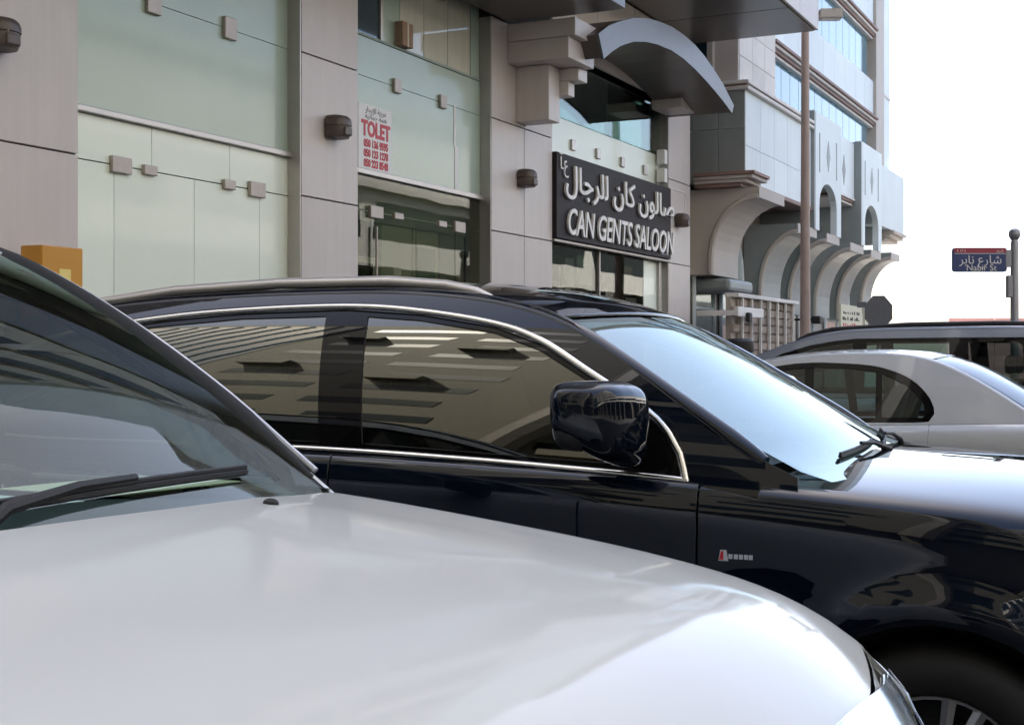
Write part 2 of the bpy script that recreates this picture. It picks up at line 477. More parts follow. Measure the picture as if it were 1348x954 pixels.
# ---- glazing: second bay (shop to let)
SB0, SB1 = 10.44, 13.06
part('transom', M['alu'], [(SB0, SB1, GO - .03, GO + .045, 3.06, 3.11)], bev=.006)
pane('glass_pane', M['spandrel'], SB0, SB1, 3.11, 3.96)
pane('glass_pane', M['spandrel'], SB0, SB1, 3.96, 4.32)
part('transom', M['backgreen'], [(SB0, SB1, GO - .012, GO + .01, 4.322, 4.345)])
part('spandrel_backing', M['backgreen'], [(SB0, SB1, -.42, -.40, 3.08, 4.32)])
for s in (11.3, 12.2): fitting(s, 3.965, .13, .13)
for s, w, hh in ((10.92, .22, .11), (11.32, .16, .06), (12.18, .16, .06), (12.55, .22, .11)):
    fitting(s, 2.735, w, hh)
for a, b in ((SB0, 10.86), (10.86, 11.7), (11.7, 12.5), (12.5, SB1)):
    pane('glass_pane', M['darkglass'], a, b, .35, 2.735)
pane('glass_pane', M['darkglass'], SB0, SB1, 2.74, 3.06)
part('door_handle', M['steel'], [(10.885, 10.905, GO + .03, GO + .05, 1.1, 2.6)], bev=.006)
# what stands behind the second bay's glass
for k, (a, b, m) in enumerate(((11.40, 11.86, 'curtain_pane'), (11.865, 12.35, 'curtain_pane'), (12.355, 12.84, 'curtain_pane'), (11.08, 11.395, 'spandrel'), (12.85, 13.05, 'spandrel'))):
    pane('curtained_pane', M[m], a, b, 4.348, 5.3, o=-.14)
part('inner_frame', M['alu'], [(11.02, 11.06, -.25, -.12, 4.34, 5.3)])
pane('dark_pane', M['fardark'], 10.44, 11.02, 4.348, 5.3, o=-.14)
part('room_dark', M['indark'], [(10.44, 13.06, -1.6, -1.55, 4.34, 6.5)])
for a, b, m in ((10.46, 11.25, 'indark'), (11.25, 11.38, 'inwall'), (11.38, 11.95, 'curtain'), (11.97, 12.5, 'curtain'), (12.52, 13.5, 'inwall')):
    part('inner_partition', M[m], [(a, b, -.36, -.33, .32, 2.68)])
part('inner_beam', M['inwall'], [(10.46, 13.5, -.38, -.31, 2.68, 3.06)])
part('inner_door_frame', M['alu'], [(10.6, 11.22, -.325, -.29, 2.28, 2.34), (11.16, 11.22, -.325, -.29, .32, 2.279)])
part('inner_door', M['indark'], [(10.5, 11.155, -.325, -.305, .32, 2.278)])
part('inner_notice', M['backgreen'], [(12.05, 12.4, -.328, -.315, 1.9, 2.5)])
strip = fthing('paper_strip', 'white paper strip hanging down the green glass of the second bay', 'strip', 12.45, -.1, 3.0)
FB(strip).bx(12.455, 12.50, -.129, -.125, 3.56, 3.98, .001).build('strip_upper', M['white'], strip)
FB(strip).bx(12.475, 12.56, -.129, -.125, 3.115, 3.558, .001).build('strip_lower', M['white'], strip)
cb = fthing('cardboard_box', 'brown cardboard box standing on the ledge of the upper window left of the corbel', 'box', 11.4, -.1, 4.347)
FB(cb).bx(11.30, 11.50, -.137, -.05, 4.350, 4.58, .004).build('carton', M['cardboard'], cb)
FB(cb).bx(11.385, 11.415, -.137, -.047, 4.350, 4.583).build('tape', M['curtain'], cb)

# ---- salon bay
S0, S1 = 14.63, 18.64
part('film_pane', M['film'], [(S0, S1, GO - .012, GO, 3.72, 4.26)])
pane('glass_pane', M['shopglass'], S0, S1, 4.27, 5.2)
for k in range(3): pane('glass_pane', M['shopglass'], S0 + .05 + 1.3 * k, S0 + 1.3 * k + 1.33, 4.28, 5.18, o=-.20)
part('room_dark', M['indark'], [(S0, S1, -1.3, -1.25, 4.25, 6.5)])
for s in (15.5, 16.3, 17.15, 18.0):
    part('patch_fitting', M['alu'], [(s - .06, s + .06, GO, GO + .03, 3.92, 4.05)], bev=.006)
part('sign_rail', M['steel'], [(S0, S1 - .02, -.06, .03, 2.745, 2.775)], bev=.004)
for a, b in ((S0, 16.25), (16.25, 17.15), (17.15, 17.9), (17.9, S1)):
    pane('glass_pane', M['darkglass'] if a < 17.5 else M['film'], a, b, .35, 2.74, o=-.10)
part('window_post', M['alu'], [(18.42, 18.5, -.11, -.06, .35, 2.74)]); part('window_post', M['alu'], [(16.235, 16.265, -.11, -.07, .35, 2.74)])
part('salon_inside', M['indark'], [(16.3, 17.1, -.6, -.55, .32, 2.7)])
part('salon_inside', M['inwall'], [(S0, 16.2, -.62, -.57, .32, 2.7)])
for k, (a, b, h0, h1) in enumerate(((14.8, 15.1, 2.3, 2.62), (15.3, 15.55, 2.2, 2.6), (15.65, 16.1, 2.3, 2.66), (14.9, 16.1, 1.95, 2.1), (14.8, 15.9, 1.6, 1.8), (17.3, 17.7, 1.7, 2.2), (15.15, 15.6, 2.12, 2.26), (17.25, 17.55, 2.3, 2.62), (16.6, 16.95, 1.5, 2.0))):
    part('window_poster', M[('indark', 'grey', 'backgreen', 'cardboard')[k % 4]], [(a, b, -.135, -.128, h0, h1)])
# barrel canopy over the salon
inner = [(13.9, 4.64), (14.15, 4.77), (14.4, 4.88), (14.8, 5.01), (15.2, 5.09), (15.6, 5.14), (16.1, 5.17), (16.55, 5.155), (17.0, 5.11), (17.4, 5.05), (17.8, 4.98), (18.2, 4.9), (18.62, 4.8)]
outer = [(13.75, 4.86), (14.05, 5.01), (14.35, 5.12), (14.8, 5.26), (15.2, 5.345), (15.6, 5.4), (16.1, 5.44), (16.55, 5.435), (17.0, 5.4), (17.4, 5.33), (17.8, 5.23), (18.2, 5.11), (18.7, 4.9)]
can = FB(B1)
ring_poly = inner + outer[::-1]
NI = len(inner)
def vault(f, o0, o1, din=0.0, dout=0.0):
    vs = [(s, -o1, h - din) for s, h in inner] + [(s, -o1, h + dout) for s, h in outer] + [(s, -o0, h - din) for s, h in inner] + [(s, -o0, h + dout) for s, h in outer]
    n = NI
    fs = [(i, i + 1, n + 1 + i, n + i) for i in range(n - 1)] + [(2 * n + 1 + i, 2 * n + i, 3 * n + i, 3 * n + 1 + i) for i in range(n - 1)]
    fs += [(2 * n + i, 2 * n + 1 + i, i + 1, i) for i in range(n - 1)] + [(n + i, n + 1 + i, 3 * n + 1 + i, 3 * n + i) for i in range(n - 1)] + [(n - 1, 3 * n - 1, 4 * n - 1, 2 * n - 1), (0, n, 3 * n, 2 * n)]
    return f.add(vs, fs)
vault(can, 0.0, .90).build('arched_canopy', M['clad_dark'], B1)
vault(FB(B1), .902, .94, .012, .01).build('canopy_ring', M['ring'], B1)
part('canopy_foot', M['clad'], [(18.0, 18.60, -.02, .42, 4.815, 5.0)], bev=.01)
# stepped corbel on the third pillar
part('corbel_cap', M['clad'], [(13.44, 14.30, .0, .80, 4.81, 5.00)], bev=.008)
part('corbel_block', M['clad'], [(13.45, 14.15, .0, .72, 4.58, 4.805)], bev=.008)
part('corbel_foot', M['clad'], [(13.65, 13.94, .0, .40, 3.975, 4.575)], bev=.008)
part('corbel_step', M['clad'], [(13.95, 14.20, .0, .62, 4.44, 4.575)], bev=.008)
part('corbel_step', M['clad'], [(13.95, 14.12, .0, .50, 4.28, 4.437)], bev=.008)
# small junction boxes and pipe at the right pillar
part('junction_box', M['white'], [(18.42, 18.54, -.1, .02, 4.12, 4.32), (18.42, 18.54, -.1, .02, 3.86, 4.06)], bev=.006)
part('conduit', M['white'], [(18.66, 19.35, .0, .012, 3.80, 3.815), (19.335, 19.35, .0, .012, 3.45, 3.80)])

# ---- salon signboard
sg = fthing('salon_signboard', 'black salon signboard with white Arabic and English raised letters over the shop window', 'sign', 16.6, 0.0, 2.78)
FB(sg).bx(S0 + .01, 18.60, -.09, .05, 2.785, 3.785, .006).build('board', M['signblack'], sg)
def sign_text(body, size, s, h, o, m, **k):
    b = sg['_b']
    me = text_mesh('lettering', body, size, m, **k)
    return inst('lettering', me, sg, (s - b[0], -o - b[1], h - b[2]))
sign_text('CAN GENTS SALOON', .44, 16.75, 2.985, .070, M['letter'], depth=.014, xs=.88, shear=.18, bold=.005, spacing=.98)
ar = '\uFEDD\uFE8E\uFE9F\uFEAE\uFEDF\uFEDF' + ' ' + '\uFEE5\uFE8E\uFEDB' + ' ' + '\uFEE5\uFEEE\uFEDF\uFE8E\uFEBB'
sign_text(ar, .42, 16.75, 3.49, .070, M['letter'], depth=.014, xs=1.30, bold=.005)
sign_text('\uFE82.\uFEC9', .22, 14.82, 3.66, .06, M['letter'], depth=.008)
FB(sg).bx(18.2, 18.5, .05, .054, 2.83, 2.85).build('small_print', M['grey'], sg)

# ---- to-let board
tl = fthing('to_let_board', 'white TOLET board with red phone numbers on the green glass', 'sign', 10.75, -.1, 3.11)
FB(tl).bx(10.60, 11.18, -.128, -.10, 3.112, 3.70, .004).build('board', M['white'], tl)
def tl_text(body, size, h, m, xs=.8, bold=0.0):
    b = tl['_b']
    me = text_mesh('lettering', body, size, m, depth=.002, xs=xs, bold=bold)
    inst('lettering', me, tl, (10.90 - b[0], .0985 - b[1], h - b[2]))
tl_text('TOLET', .19, 3.475, M['red'], .86, .008)
tl_text('050 136 9595', .095, 3.345, M['red'], .80, .004)
tl_text('050 123 1278', .095, 3.255, M['red'], .80, .004)
tl_text('050 223 8548', .095, 3.165, M['red'], .80, .004)
tl_text('\uFEAD\uFE8E\uFEA0\uFEF3\uFEFA\uFEDF \uFE94\uFE98\uFEF3\uFEAE\uFECB', .07, 3.655, M['grey'], 1.1)
tl_text('\uFE94\uFEF4\uFEE7\uFE8E\uFEE4\uFE9F \uFE94\uFEE4\uFEEB', .07, 3.595, M['grey'], 1.2)

# ---- wall lamps
def wall_lamp(s, h, label, sc=1.0):
    e = fthing('wall_lamp', label, 'lamp', s, 0.0, h, 'bronze wall lamps on the pillars')
    b = FB(e)
    w, hh = .24 * sc, .105 * sc
    # back plate, domed hood and stepped lower cowl
    FB(e).bx(s - .1, s + .1, 0, .03, h - .085, h + .075, .01).build('back_plate', M['lamp'], e)
    pts = []
    for j in range(9):
        t = math.pi * j / 8
        ring = []
        for i in range(9):
            u = math.pi * i / 8
            r = w * .55 * (math.sin(u) ** .6 if 0 < i < 8 else 0)
            ring.append((s - math.cos(t) * w / 2 * 1.0, -(.02 + .17 * math.sin(t) ** .55), h + (.02 if i == 0 else 0)))
    prof = [(s - w / 2 * math.cos(math.pi * j / 12), .02 + .17 * math.sin(math.pi * j / 12) ** .6) for j in range(13)]
    rows = [(1.0, h + .015), (.99, h + .05), (.93, h + .078), (.80, h + .098), (.55, h + .108), (0.05, h + .11)]
    hd = FB(e); hd.grid([[(s + (a - s) * k, -(.02 + (c - .02) * k), z) for a, c in prof] for k, z in rows]); hd.build('hood', M['lamp'], e, True, 50)
    rows = [(.0, h - .085), (.86, h - .085), (.93, h - .06), (.95, h + .012), (.6, h + .014)]
    hd = FB(e); hd.grid([[(s + (a - s) * k, -(.02 + (c - .02) * k), z) for a, c in prof] for k, z in rows]); hd.build('cowl', M['lamp'], e, True, 50)
    FB(e).bx(s - .055, s + .055, .15, .186, h - .07, h - .0, .01).build('front_block', M['lamp'], e)
    return e
wall_lamp(6.25, 3.37, 'bronze wall lamp at the upper left corner of the picture')
wall_lamp(10.0, 3.36, 'bronze wall lamp left of the white TOLET board')
wall_lamp(13.78, 3.36, 'bronze wall lamp on the pillar left of the black salon signboard')
wall_lamp(19.0, 3.36, 'bronze wall lamp on the pillar right of the black salon signboard')

# ---- yellow box
yb = fthing('yellow_cabinet', 'yellow box with pale mark behind the white car, left edge', 'box', 6.5, .0, 1.35)
FB(yb).bx(6.36, 6.71, .12, .30, 1.38, 2.09, .008).build('case', M['yellow'], yb)
FB(yb).bx(6.45, 6.62, .0, .118, 1.45, 2.0, .004).build('bracket', M['greymetal'], yb)
FB(yb).bx(6.50, 6.60, .30, .304, 1.82, 1.95).build('emblem', M['paleyellow'], yb)

# ------------------------------------------------------------------ far building
B2 = fthing('arched_building', 'pale building with white fins, blue glass bands and arched beige brackets', 'building', 25.0, 0.0, 0.0)
def p2(name, m, shapes, bev=0.0, parent=None): return part(name, M[m], shapes, B2, parent, bev)
p2('main_wall', 'farbeige', [(19.66, 33.4, -8, -.30, .15, 4.05)])
p2('upper_core', 'farwhite', [(20.35, 31.5, -8, .05, 5.50, 33)])
# grey tiled side of the projecting box, facing the shops, in courses
for k, (h0, h1) in enumerate(((4.06, 4.84), (4.86, 5.42))):
    for a, b in ((-.62, -.2), (-.2, .22), (.22, .632)):
        p2('side_tile', 'fargrey', [(20.28, 20.31, a + .003, b - .003, h0, h1)], .003)
p2('projecting_box', 'farwhite', [(20.312, 24.35, -.6, .60, 4.06, 5.43)])
for k in range(5):
    a = 20.30 + .815 * k
    for h0, h1 in ((4.06, 4.60), (4.60, 5.43)):
        p2('front_panel', 'farwhite', [(a + .004, a + .811, .60, .635, h0 + .003, h1 - .003)], .003)
p2('parapet_cap', 'farstone', [(20.24, 24.36, -.65, .70, 5.432, 5.49)], .01)
p2('parapet_groove', 'farbrown', [(20.27, 24.36, -.6, .66, 5.492, 5.52)])
p2('parapet_cap', 'farstone', [(20.24, 24.36, -.65, .70, 5.522, 5.58)], .01)
p2('base_moulding', 'farbrown', [(20.9, 24.36, -.5, .66, 3.99, 4.055)], .006)
for k, (ov, h0, h1, m) in enumerate(((.86, 4.125, 4.175, 'farbrown'), (.82, 4.07, 4.122, 'farbeige'), (.72, 4.015, 4.067, 'farbeige'), (.62, 3.96, 4.012, 'farbrown'))):
    p2('corbel_step', m, [(20.0 + .03 * k, 20.85, -.1, ov, h0, h1)], .006)
# quarter-arch brackets
def bracket(s0, s1, hb, ht, oo, leg, m='fargrey', o0=-.28):
    n = 10
    r_o = oo - leg
    pr = [(-o0, hb), (-o0, ht), (-oo, ht), (-oo, ht - .14)]
    pr += [(-(leg + (oo - leg) * (1 - math.sin(R(90) * k / n))), ht - .14 - (ht - .14 - hb - .25) * (1 - math.cos(R(90) * k / n))) for k in range(1, n + 1)]
    pr += [(-leg, hb)]
    f = FB(B2); f.prism(pr, 'x', s0, s1)
    br = f.build('arch_bracket', M[m], B2)
    rim = [(a, h) for a, h in pr[3:]]
    f = FB(B2); f.tube([(s0 - .005, a, h) for a, h in rim], .045, 6); f.build('bracket_rim', M['farbeige'], br, True)
    f = FB(B2); f.bx(s0 - .01, s1 + .01, oo, oo + .02, ht - .16, ht + .0); f.build('bracket_nose', M['farbeige'], br)
    return br
bracket(20.28, 21.7, 2.66, 3.955, .84, .10, 'farbeige')
bracket(23.3, 24.6, 2.3, 3.68, .66, .02)
bracket(25.4, 26.4, 2.2, 3.68, .66, -.02)
bracket(27.4, 28.6, 2.2, 3.66, .66, -.02)
bracket(29.4, 30.4, 2.2, 3.66, .66, -.02)
bracket(31.6, 32.6, 2.4, 3.75, .66, .02)
# dark return behind the first bracket and grey lower scroll
p2('scroll', 'fargrey', [(20.6, 21.9, -.3, .30, 2.42, 2.62)], .06)
# fins with arched openings
def fin(s0, s1):
    ac, ar_, hb, ht = (s0 + s1) / 2, (s1 - s0) * .33, 3.67, 5.78
    arcp = [(ac - ar_ * math.cos(math.pi * k / 14), 4.14 + ar_ * .62 * math.sin(math.pi * k / 14)) for k in range(15)]
    poly = [(s0, hb), (ac - ar_, hb)] + arcp + [(ac + ar_, hb), (s1, hb), (s1, ht), (s0, ht)]
    f = FB(B2)
    n = len(poly)
    vs = [(s, -.70, h) for s, h in poly] + [(s, -.58, h) for s, h in poly]
    # front face split so that it stays convex
    fs = []
    L_ = list(range(n))
    fs.append((0, 1, 2, n - 1)); 
    top = [n - 1] + list(range(2, 17)) + [n - 2]
    fs.append(tuple(top[::1]))
    fs.append((n - 3, n - 2, 16, 17))
    fs = fs + [tuple(i + n for i in q)[::-1] for q in fs]
    fs += [(i, (i + 1) % n, n + (i + 1) % n, n + i) for i in range(n)]
    f.add(vs, fs)
    o = f.build('fin_front', M['farwhite'], B2)
    p2('fin_side', 'fargrey', [(s0 - .02, s0 + .08, -.28, .70, hb, ht - .02)])
    p2('fin_back', 'farbeige', [(s0 + .09, s1 - .03, -.28, .20, hb, ht - .04)])
    p2('fin_top', 'farwhite', [(s0 + .08, s1, -.28, .572, 4.62, ht - .03)])
    for q in (.16, .80): p2('slot', 'fargrey', [(s0 + (s1 - s0) * q, s0 + (s1 - s0) * q + .07, .66, .706, 4.72, 5.42)])
    d = FB(B2); d.prism([(ac - .13, 5.08), (ac, 4.80), (ac + .13, 5.08), (ac, 5.36)], 'y', -.707, -.68); d.build('diamond', M['fargrey'], B2)
fin(24.37, 26.46); fin(28.30, 30.39)
p2('middle_panel', 'farwhite', [(26.47, 28.27, -.28, .56, 4.60, 5.72)])
for k, h in enumerate((4.46, 4.51, 4.56)): p2('panel_moulding', 'farbrown' if k % 2 else 'farstone', [(26.47, 28.27, -.28, .52 + .03 * k, h, h + .045)], .004)
d = FB(B2); d.prism([(27.2, 5.08), (27.33, 4.78), (27.46, 5.08), (27.33, 5.38)], 'y', -.567, -.54); d.build('diamond', M['fargrey'], B2)
p2('end_box', 'farwhite', [(30.40, 33.36, -.28, .64, 4.27, 5.60)])
p2('end_box_side', 'fargrey', [(30.9, 31.4, -.28, .40, 3.9, 4.26)])
for k, (ov, h0, h1) in enumerate(((.70, 4.20, 4.265), (.62, 4.13, 4.195), (.5, 4.06, 4.125))): p2('corbel_step', 'farbeige', [(31.8, 33.36, -.1, ov, h0, h1)], .006)
# upper storeys: white stone bay, glass bands, moulded white bands
for k in range(9):
    h = 5.585 + .42 * k
    for a, b in ((20.45, 21.15), (21.15, 21.85), (21.85, 22.5)):
        p2('stone_block', 'farstone', [(a + .004, b - .004, -.25, .50, h + .003, h + .417)], .006)
p2('stone_bay_side', 'farbeige', [(20.40, 20.448, -.20, .49, 5.585, 9.4)])
p2('side_window', 'fardark', [(20.33, 20.348, -.9, .02, 5.62, 9)], 0)
p2('window_jamb', 'farbeige', [(20.30, 20.40, .03, .12, 5.60, 9)])
p2('window_jamb', 'farstone', [(20.30, 20.40, -.55, -.46, 5.60, 9)])
for h0, h1 in ((5.60, 6.46), (7.50, 8.42), (9.5, 10.4)):
    for k in range(13):
        a = 23.0 + .60 * k
        p2('glass_pane', 'farglass', [(a + .012, a + .588, .20, .30, h0, h1)])
    p2('dark_return', 'fardark', [(22.60, 22.99, .05, .28, h0, h1)])
for h0 in (6.46, 8.42, 10.4):
    for k in range(4):
        p2('band_moulding', 'farbrown' if k % 2 == 0 else 'farstone', [(22.52, 31.0, .05, .52 - .045 * k, h0 + .165 - .055 * k, h0 + .215 - .055 * k)], .004)
    for k in range(9):
        a = 22.55 + .94 * k
        p2('white_band_panel', 'farwhite', [(a + .004, a + .936, .05, .40, h0 + .22, h0 + 1.03)], .004)
p2('end_pier', 'farbeige', [(31.02, 31.9, -2, .46, 5.62, 22)])
# ground-floor arched windows behind the brackets
def arched_window(s0, s1, hb, hs, o=-.28):
    c, r = (s0 + s1) / 2, (s1 - s0) / 2
    pts = [(s0, hb)] + [(c - r * math.cos(math.pi * k / 12), hs + r * 1.1 * math.sin(math.pi * k / 12)) for k in range(13)] + [(s1, hb)]
    f = FB(B2); f.prism(pts, 'y', -o - .03, -o - .002); w = f.build('arched_window', M['farpane'], B2)
    f = FB(B2); f.tube([(a, -o - .035, b) for a, b in pts], .035, 6); f.build('window_frame', M['farwhite'], w)
    f = FB(B2); f.bx(s0, s1, o + .03, o + .05, hs - .6, hs - .56); f.build('glazing_bar', M['farwhite'], w)
for s0, s1 in ((20.5, 21.5), (21.9, 23.1), (24.8, 26.0), (27.0, 28.1), (29.2, 30.3), (31.4, 32.5)): arched_window(s0, s1, .5, 2.75)
# small canopy box and door surround beside the first bracket
p2('meter_door', 'indark', [(19.72, 20.12, -.31, -.26, 1.85, 2.42), (19.72, 20.12, -.31, -.26, 1.2, 1.8)])
p2('door_surround', 'farbeige', [(19.68, 20.16, -.31, -.28, .3, 2.48)])

# stone wall with pickets in front of the far building
wl = fthing('stone_wall', 'low brown brick wall with pale pickets in front of the arched building', 'wall', 21.8, .5, .15)
FB(wl).bx(20.0, 23.6, .42, .50, .15, 2.30).build('core', M['mortar'], wl)
bme = MB().box(-.235, .235, -.03, .03, -.058, .058, .012).mesh('brick', M['brick'])
b = wl['_b']
for r in range(16):
    for c in range(8):
        s = 20.0 + .22 + .485 * c - (.24 if r % 2 else 0)
        if s < 20.2 or s > 23.5: continue
        inst('brick', bme, wl, (s - b[0], -.51 - random.uniform(0, .012) - b[1], .25 + .132 * r - b[2]))
for k in range(7):
    s = 20.3 + .5 * k
    FB(wl).bx(s, s + .05, .56, .60, .2, 2.33, .006).build('picket', M['farstone'], wl)
FB(wl).bx(20.0, 23.6, .40, .62, 2.30, 2.36, .008).build('coping', M['farstone'], wl)

# notices on the far building and the box on the wall
def board(name, label, cat, s0, s1, o, h0, h1, m='curtain', marks=()):
    e = fthing(name, label, cat, (s0 + s1) / 2, o, h0)
    FB(e).bx(s0, s1, o, o + .05, h0, h1, .006).build('board', M[m], e)
    for i, (a, bq, c, dd, mm) in enumerate(marks):
        FB(e).bx(a, bq, o + .05, o + .054, c, dd).build('mark', M[mm], e)
    return e
ws = board('meter_box', 'small white box with black camera above the brick wall', 'box', 19.55, 20.9, .70, 2.0, 2.14, 'white')
FB(ws).bx(19.9, 20.05, .75, .82, 1.92, 2.06, .02).build('camera_head', M['plastic'], ws)
FB(ws).bx(19.9, 19.96, .0, .72, 2.02, 2.10).build('arm', M['white'], ws)
rb = [(26.75 + .2 * i + random.uniform(-.03, .05), 26.75 + .2 * i + random.uniform(.08, .16), 2.0 + .12 * j, 2.0 + .12 * j + random.uniform(.03, .07), 'signblack' if j > 0 else 'red') for i in range(8) for j in range(3)]
board('shop_notice', 'cream notice board with dark lettering left of the grey octagonal sign', 'sign', 26.6, 28.5, .62, 1.92, 2.42, 'curtain', rb)
board('shop_notice', 'narrow cream notice between the lettered board and the grey octagonal sign', 'sign', 28.8, 29.9, .62, 1.95, 2.42, 'curtain', [(29.1, 29.5, 2.05, 2.35, 'farbrown')])
e = fthing('wall_camera', 'small black camera on the far pale pillar', 'camera', 24.9, .1, 2.1)
FB(e).bx(24.7, 24.95, .55, .72, 2.0, 2.14, .03).build('body', M['plastic'], e)
FB(e).bx(24.8, 24.85, .02, .6, 2.06, 2.1).build('arm', M['plastic'], e)

p2('end_wall', 'farwhite', [(31.92, 33.1, -2, .36, 5.62, 22)])
for k in range(4): p2('end_wall_course', 'farstone', [(31.93, 33.12, -2, .38, 7.4 + 3.3 * k, 7.46 + 3.3 * k)])

# building closing the row on the left, behind the camera's left shoulder: mirrored in the black car's windows
B4 = fthing('office_block', 'cream office block with dark ribbon windows mirrored in the black car front side window', 'building', -17, 4, 0)
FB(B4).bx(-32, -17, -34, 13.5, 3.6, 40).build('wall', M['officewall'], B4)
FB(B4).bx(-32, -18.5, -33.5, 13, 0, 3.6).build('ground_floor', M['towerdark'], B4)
for k in range(11):
    z = 4.6 + 3.2 * k
    for q, (a, b) in enumerate(((-17.5, -12.2), (-10.8, -6.4), (-2.6, 1.4), (2.6, 5.2), (8.6, 12.6))):
        sh_ = .5 * ((k * 7 + q * 3) % 3 - 1)
        FB(B4).bx(-17.3, -16.97, a + sh_, b + sh_ * .5, z, z + 1.2).build('window', M['towerglass'], B4)
        if (k + q) % 3 == 0:
            FB(B4).bx(-16.96, -16.2, a + .4, a + 2.4, z - .9, z - .05).build('balcony', M['officewall'], B4)
# green glazed stair tower with slanting mullions, and two bowed dark columns
FB(B4).bx(-17.3, -16.95, -33, -19, 4.0, 39).build('glazed_bay', M['fardark'], B4)
for k in range(9):
    FB(B4).tube([(-16.9, 33 - 1.5 * k, 4.0), (-16.9, 31 - 1.5 * k, 38.8)], .16, 6).build('mullion', M['farpane'], B4)
for a in (-4.4, 6.9):
    FB(B4).tube([(-16.6, -a - .8 * math.sin(math.pi * t / 8) * 3, 3.0 + 4.6 * t) for t in range(9)], .75, 10).build('bowed_column', M['towerdark'], B4, True)
for a in (-26, -18.6, -11.2, -5.8, -.2, 6.6, 13.1):
    FB(B4).bx(-18.4, -17.1, a - .3, a + .3, 0, 3.6).build('pillar', M['officewall'], B4)

# ------------------------------------------------------------------ street furniture
lp = empty('street_lamp', (4.454, 21.0, 0.15)); tag(lp, 'tall brown street lamp post with short head in front of the arched building', 'lamp post')
MB().lathe([(.125, 0), (.125, .5), (.085, .55), (.078, 2), (.056, 6.85), (.0, 6.87)], 14).build('post', M['pole'], lp, True)
MB().lathe([(.18, 0), (.18, .03), (.14, .06), (.13, .06)], 14).build('base_plate', M['pole'], lp, True)
MB().tube([(0, 0, 6.42), (.1, -.02, 6.46), (.3, -.05, 6.47)], .032, 8).build('arm', M['pole'], lp, True)
hd = MB(); hd.prism([(.20, -.16), (.53, -.18), (.54, .07), (.20, .09)], 'z', 6.37, 6.50); hd.build('lamp_head', M['farbeige'], lp)
MB().box(.24, .50, -.13, .04, 6.355, 6.369).build('lens', M['white'], lp)

st = empty('traffic_sign', (6.36, 24.0, 0)); st.rotation_euler = (0, 0, R(-12)); tag(st, 'grey back of an octagonal stop sign over the silver wagon', 'sign')
MB().lathe([(.035, 0), (.035, 2.36)], 10).build('post', M['greymetal'], st, True)
oc = [(.27 * math.cos(R(22.5 + 45 * k)) / math.cos(R(22.5)) * .86, 2.18 + .27 * math.sin(R(22.5 + 45 * k)) / math.cos(R(22.5)) * 1.05) for k in range(8)]
MB().prism(oc, 'y', -.055, -.04).build('plate', M['signback'], st)
MB().box(-.2, .2, -.039, -.028, 2.06, 2.10).box(-.2, .2, -.039, -.028, 2.26, 2.30).build('bracket', M['greymetal'], st)
MB().box(-.36, -.2, -.06, -.03, 2.26, 2.36, .01).build('side_box', M['signback'], st)

ss = empty('street_name_sign', (7.27, 20.0, 0)); tag(ss, 'blue street name sign with red top band on a grey post', 'sign')
MB().lathe([(.062, 0), (.055, 3.05), (.05, 3.07), (.045, 3.09), (.06, 3.11), (.082, 3.15), (.085, 3.19), (.07, 3.235), (.03, 3.26), (0, 3.262)], 16).build('post', M['greymetal'], ss, True)
def rrect(x0, x1, z0, z1, r):
    out = []
    for cx_, cz_, a0 in ((x1 - r, z1 - r, 0), (x0 + r, z1 - r, 90), (x0 + r, z0 + r, 180), (x1 - r, z0 + r, 270)):
        out += [(cx_ + r * math.cos(R(a0 + 30 * k)), cz_ + r * math.sin(R(a0 + 30 * k))) for k in range(4)]
    return out
MB().prism(rrect(-.90, -.12, 2.63, 2.98, .04), 'y', -.03, .03).build('plate', M['signblue'], ss)
MB().prism(rrect(-.885, -.135, 2.905, 2.97, .025), 'y', -.034, -.029).build('red_band', M['signred'], ss)
MB().box(-.88, -.14, -.034, -.031, 2.89, 2.898).build('line', M['letter'], ss)
MB().box(-.14, -.05, -.035, .035, 2.70, 2.95, .01).build('clamp', M['greymetal'], ss)
MB().box(-.115, -.04, -.05, .05, 2.26, 2.58, .012).build('side_box', M['greymetal'], ss)
inst('lettering', text_mesh('lettering', '\uFEAE\uFE91\uFE8E\uFEE7 \uFECC\uFEAD\uFE8E\uFEB7'.replace('\uFECC', '\uFEC9'), .17, M['letter'], depth=.002, xs=1.05), ss, (-.50, -.032, 2.80))
inst('lettering', text_mesh('lettering', 'Nabir St', .13, M['letter'], depth=.002, xs=1.0), ss, (-.49, -.032, 2.685))
inst('lettering', text_mesh('lettering', '\uFEE1\uFEAE\uFEB7', .06, M['letter'], depth=.002), ss, (-.22, -.0345, 2.935))
inst('lettering', text_mesh('lettering', 'E 17 2', .05, M['letter'], depth=.002), ss, (-.78, -.0345, 2.935))

tb = empty('litter_bin', (2.47, 15.0, 0)); tag(tb, 'small teal bin with dark lid beyond the black car', 'bin')
MB().lathe([(.16, 0), (.17, .1), (.145, 1.44), (.135, 1.45)], 18).build('body', M['teal'], tb, True)
MB().lathe([(.155, 1.451), (.158, 1.47), (.15, 1.57), (.12, 1.60), (0, 1.605)], 18).build('lid', M['plastic'], tb, True)

rw = empty('red_hoarding', (20, 45, 0)); tag(rw, 'long pale red hoarding far down the street under the white sky', 'hoarding')
for k in range(8): MB().box(-5.8 + 1.5 * k, -4.32 + 1.5 * k, -.05, .05, 0, 2.66).build('panel', M['redwall'], rw)
MB().box(-5.9, 6.3, .06, .1, .3, .4).build('rail', M['greymetal'], rw)

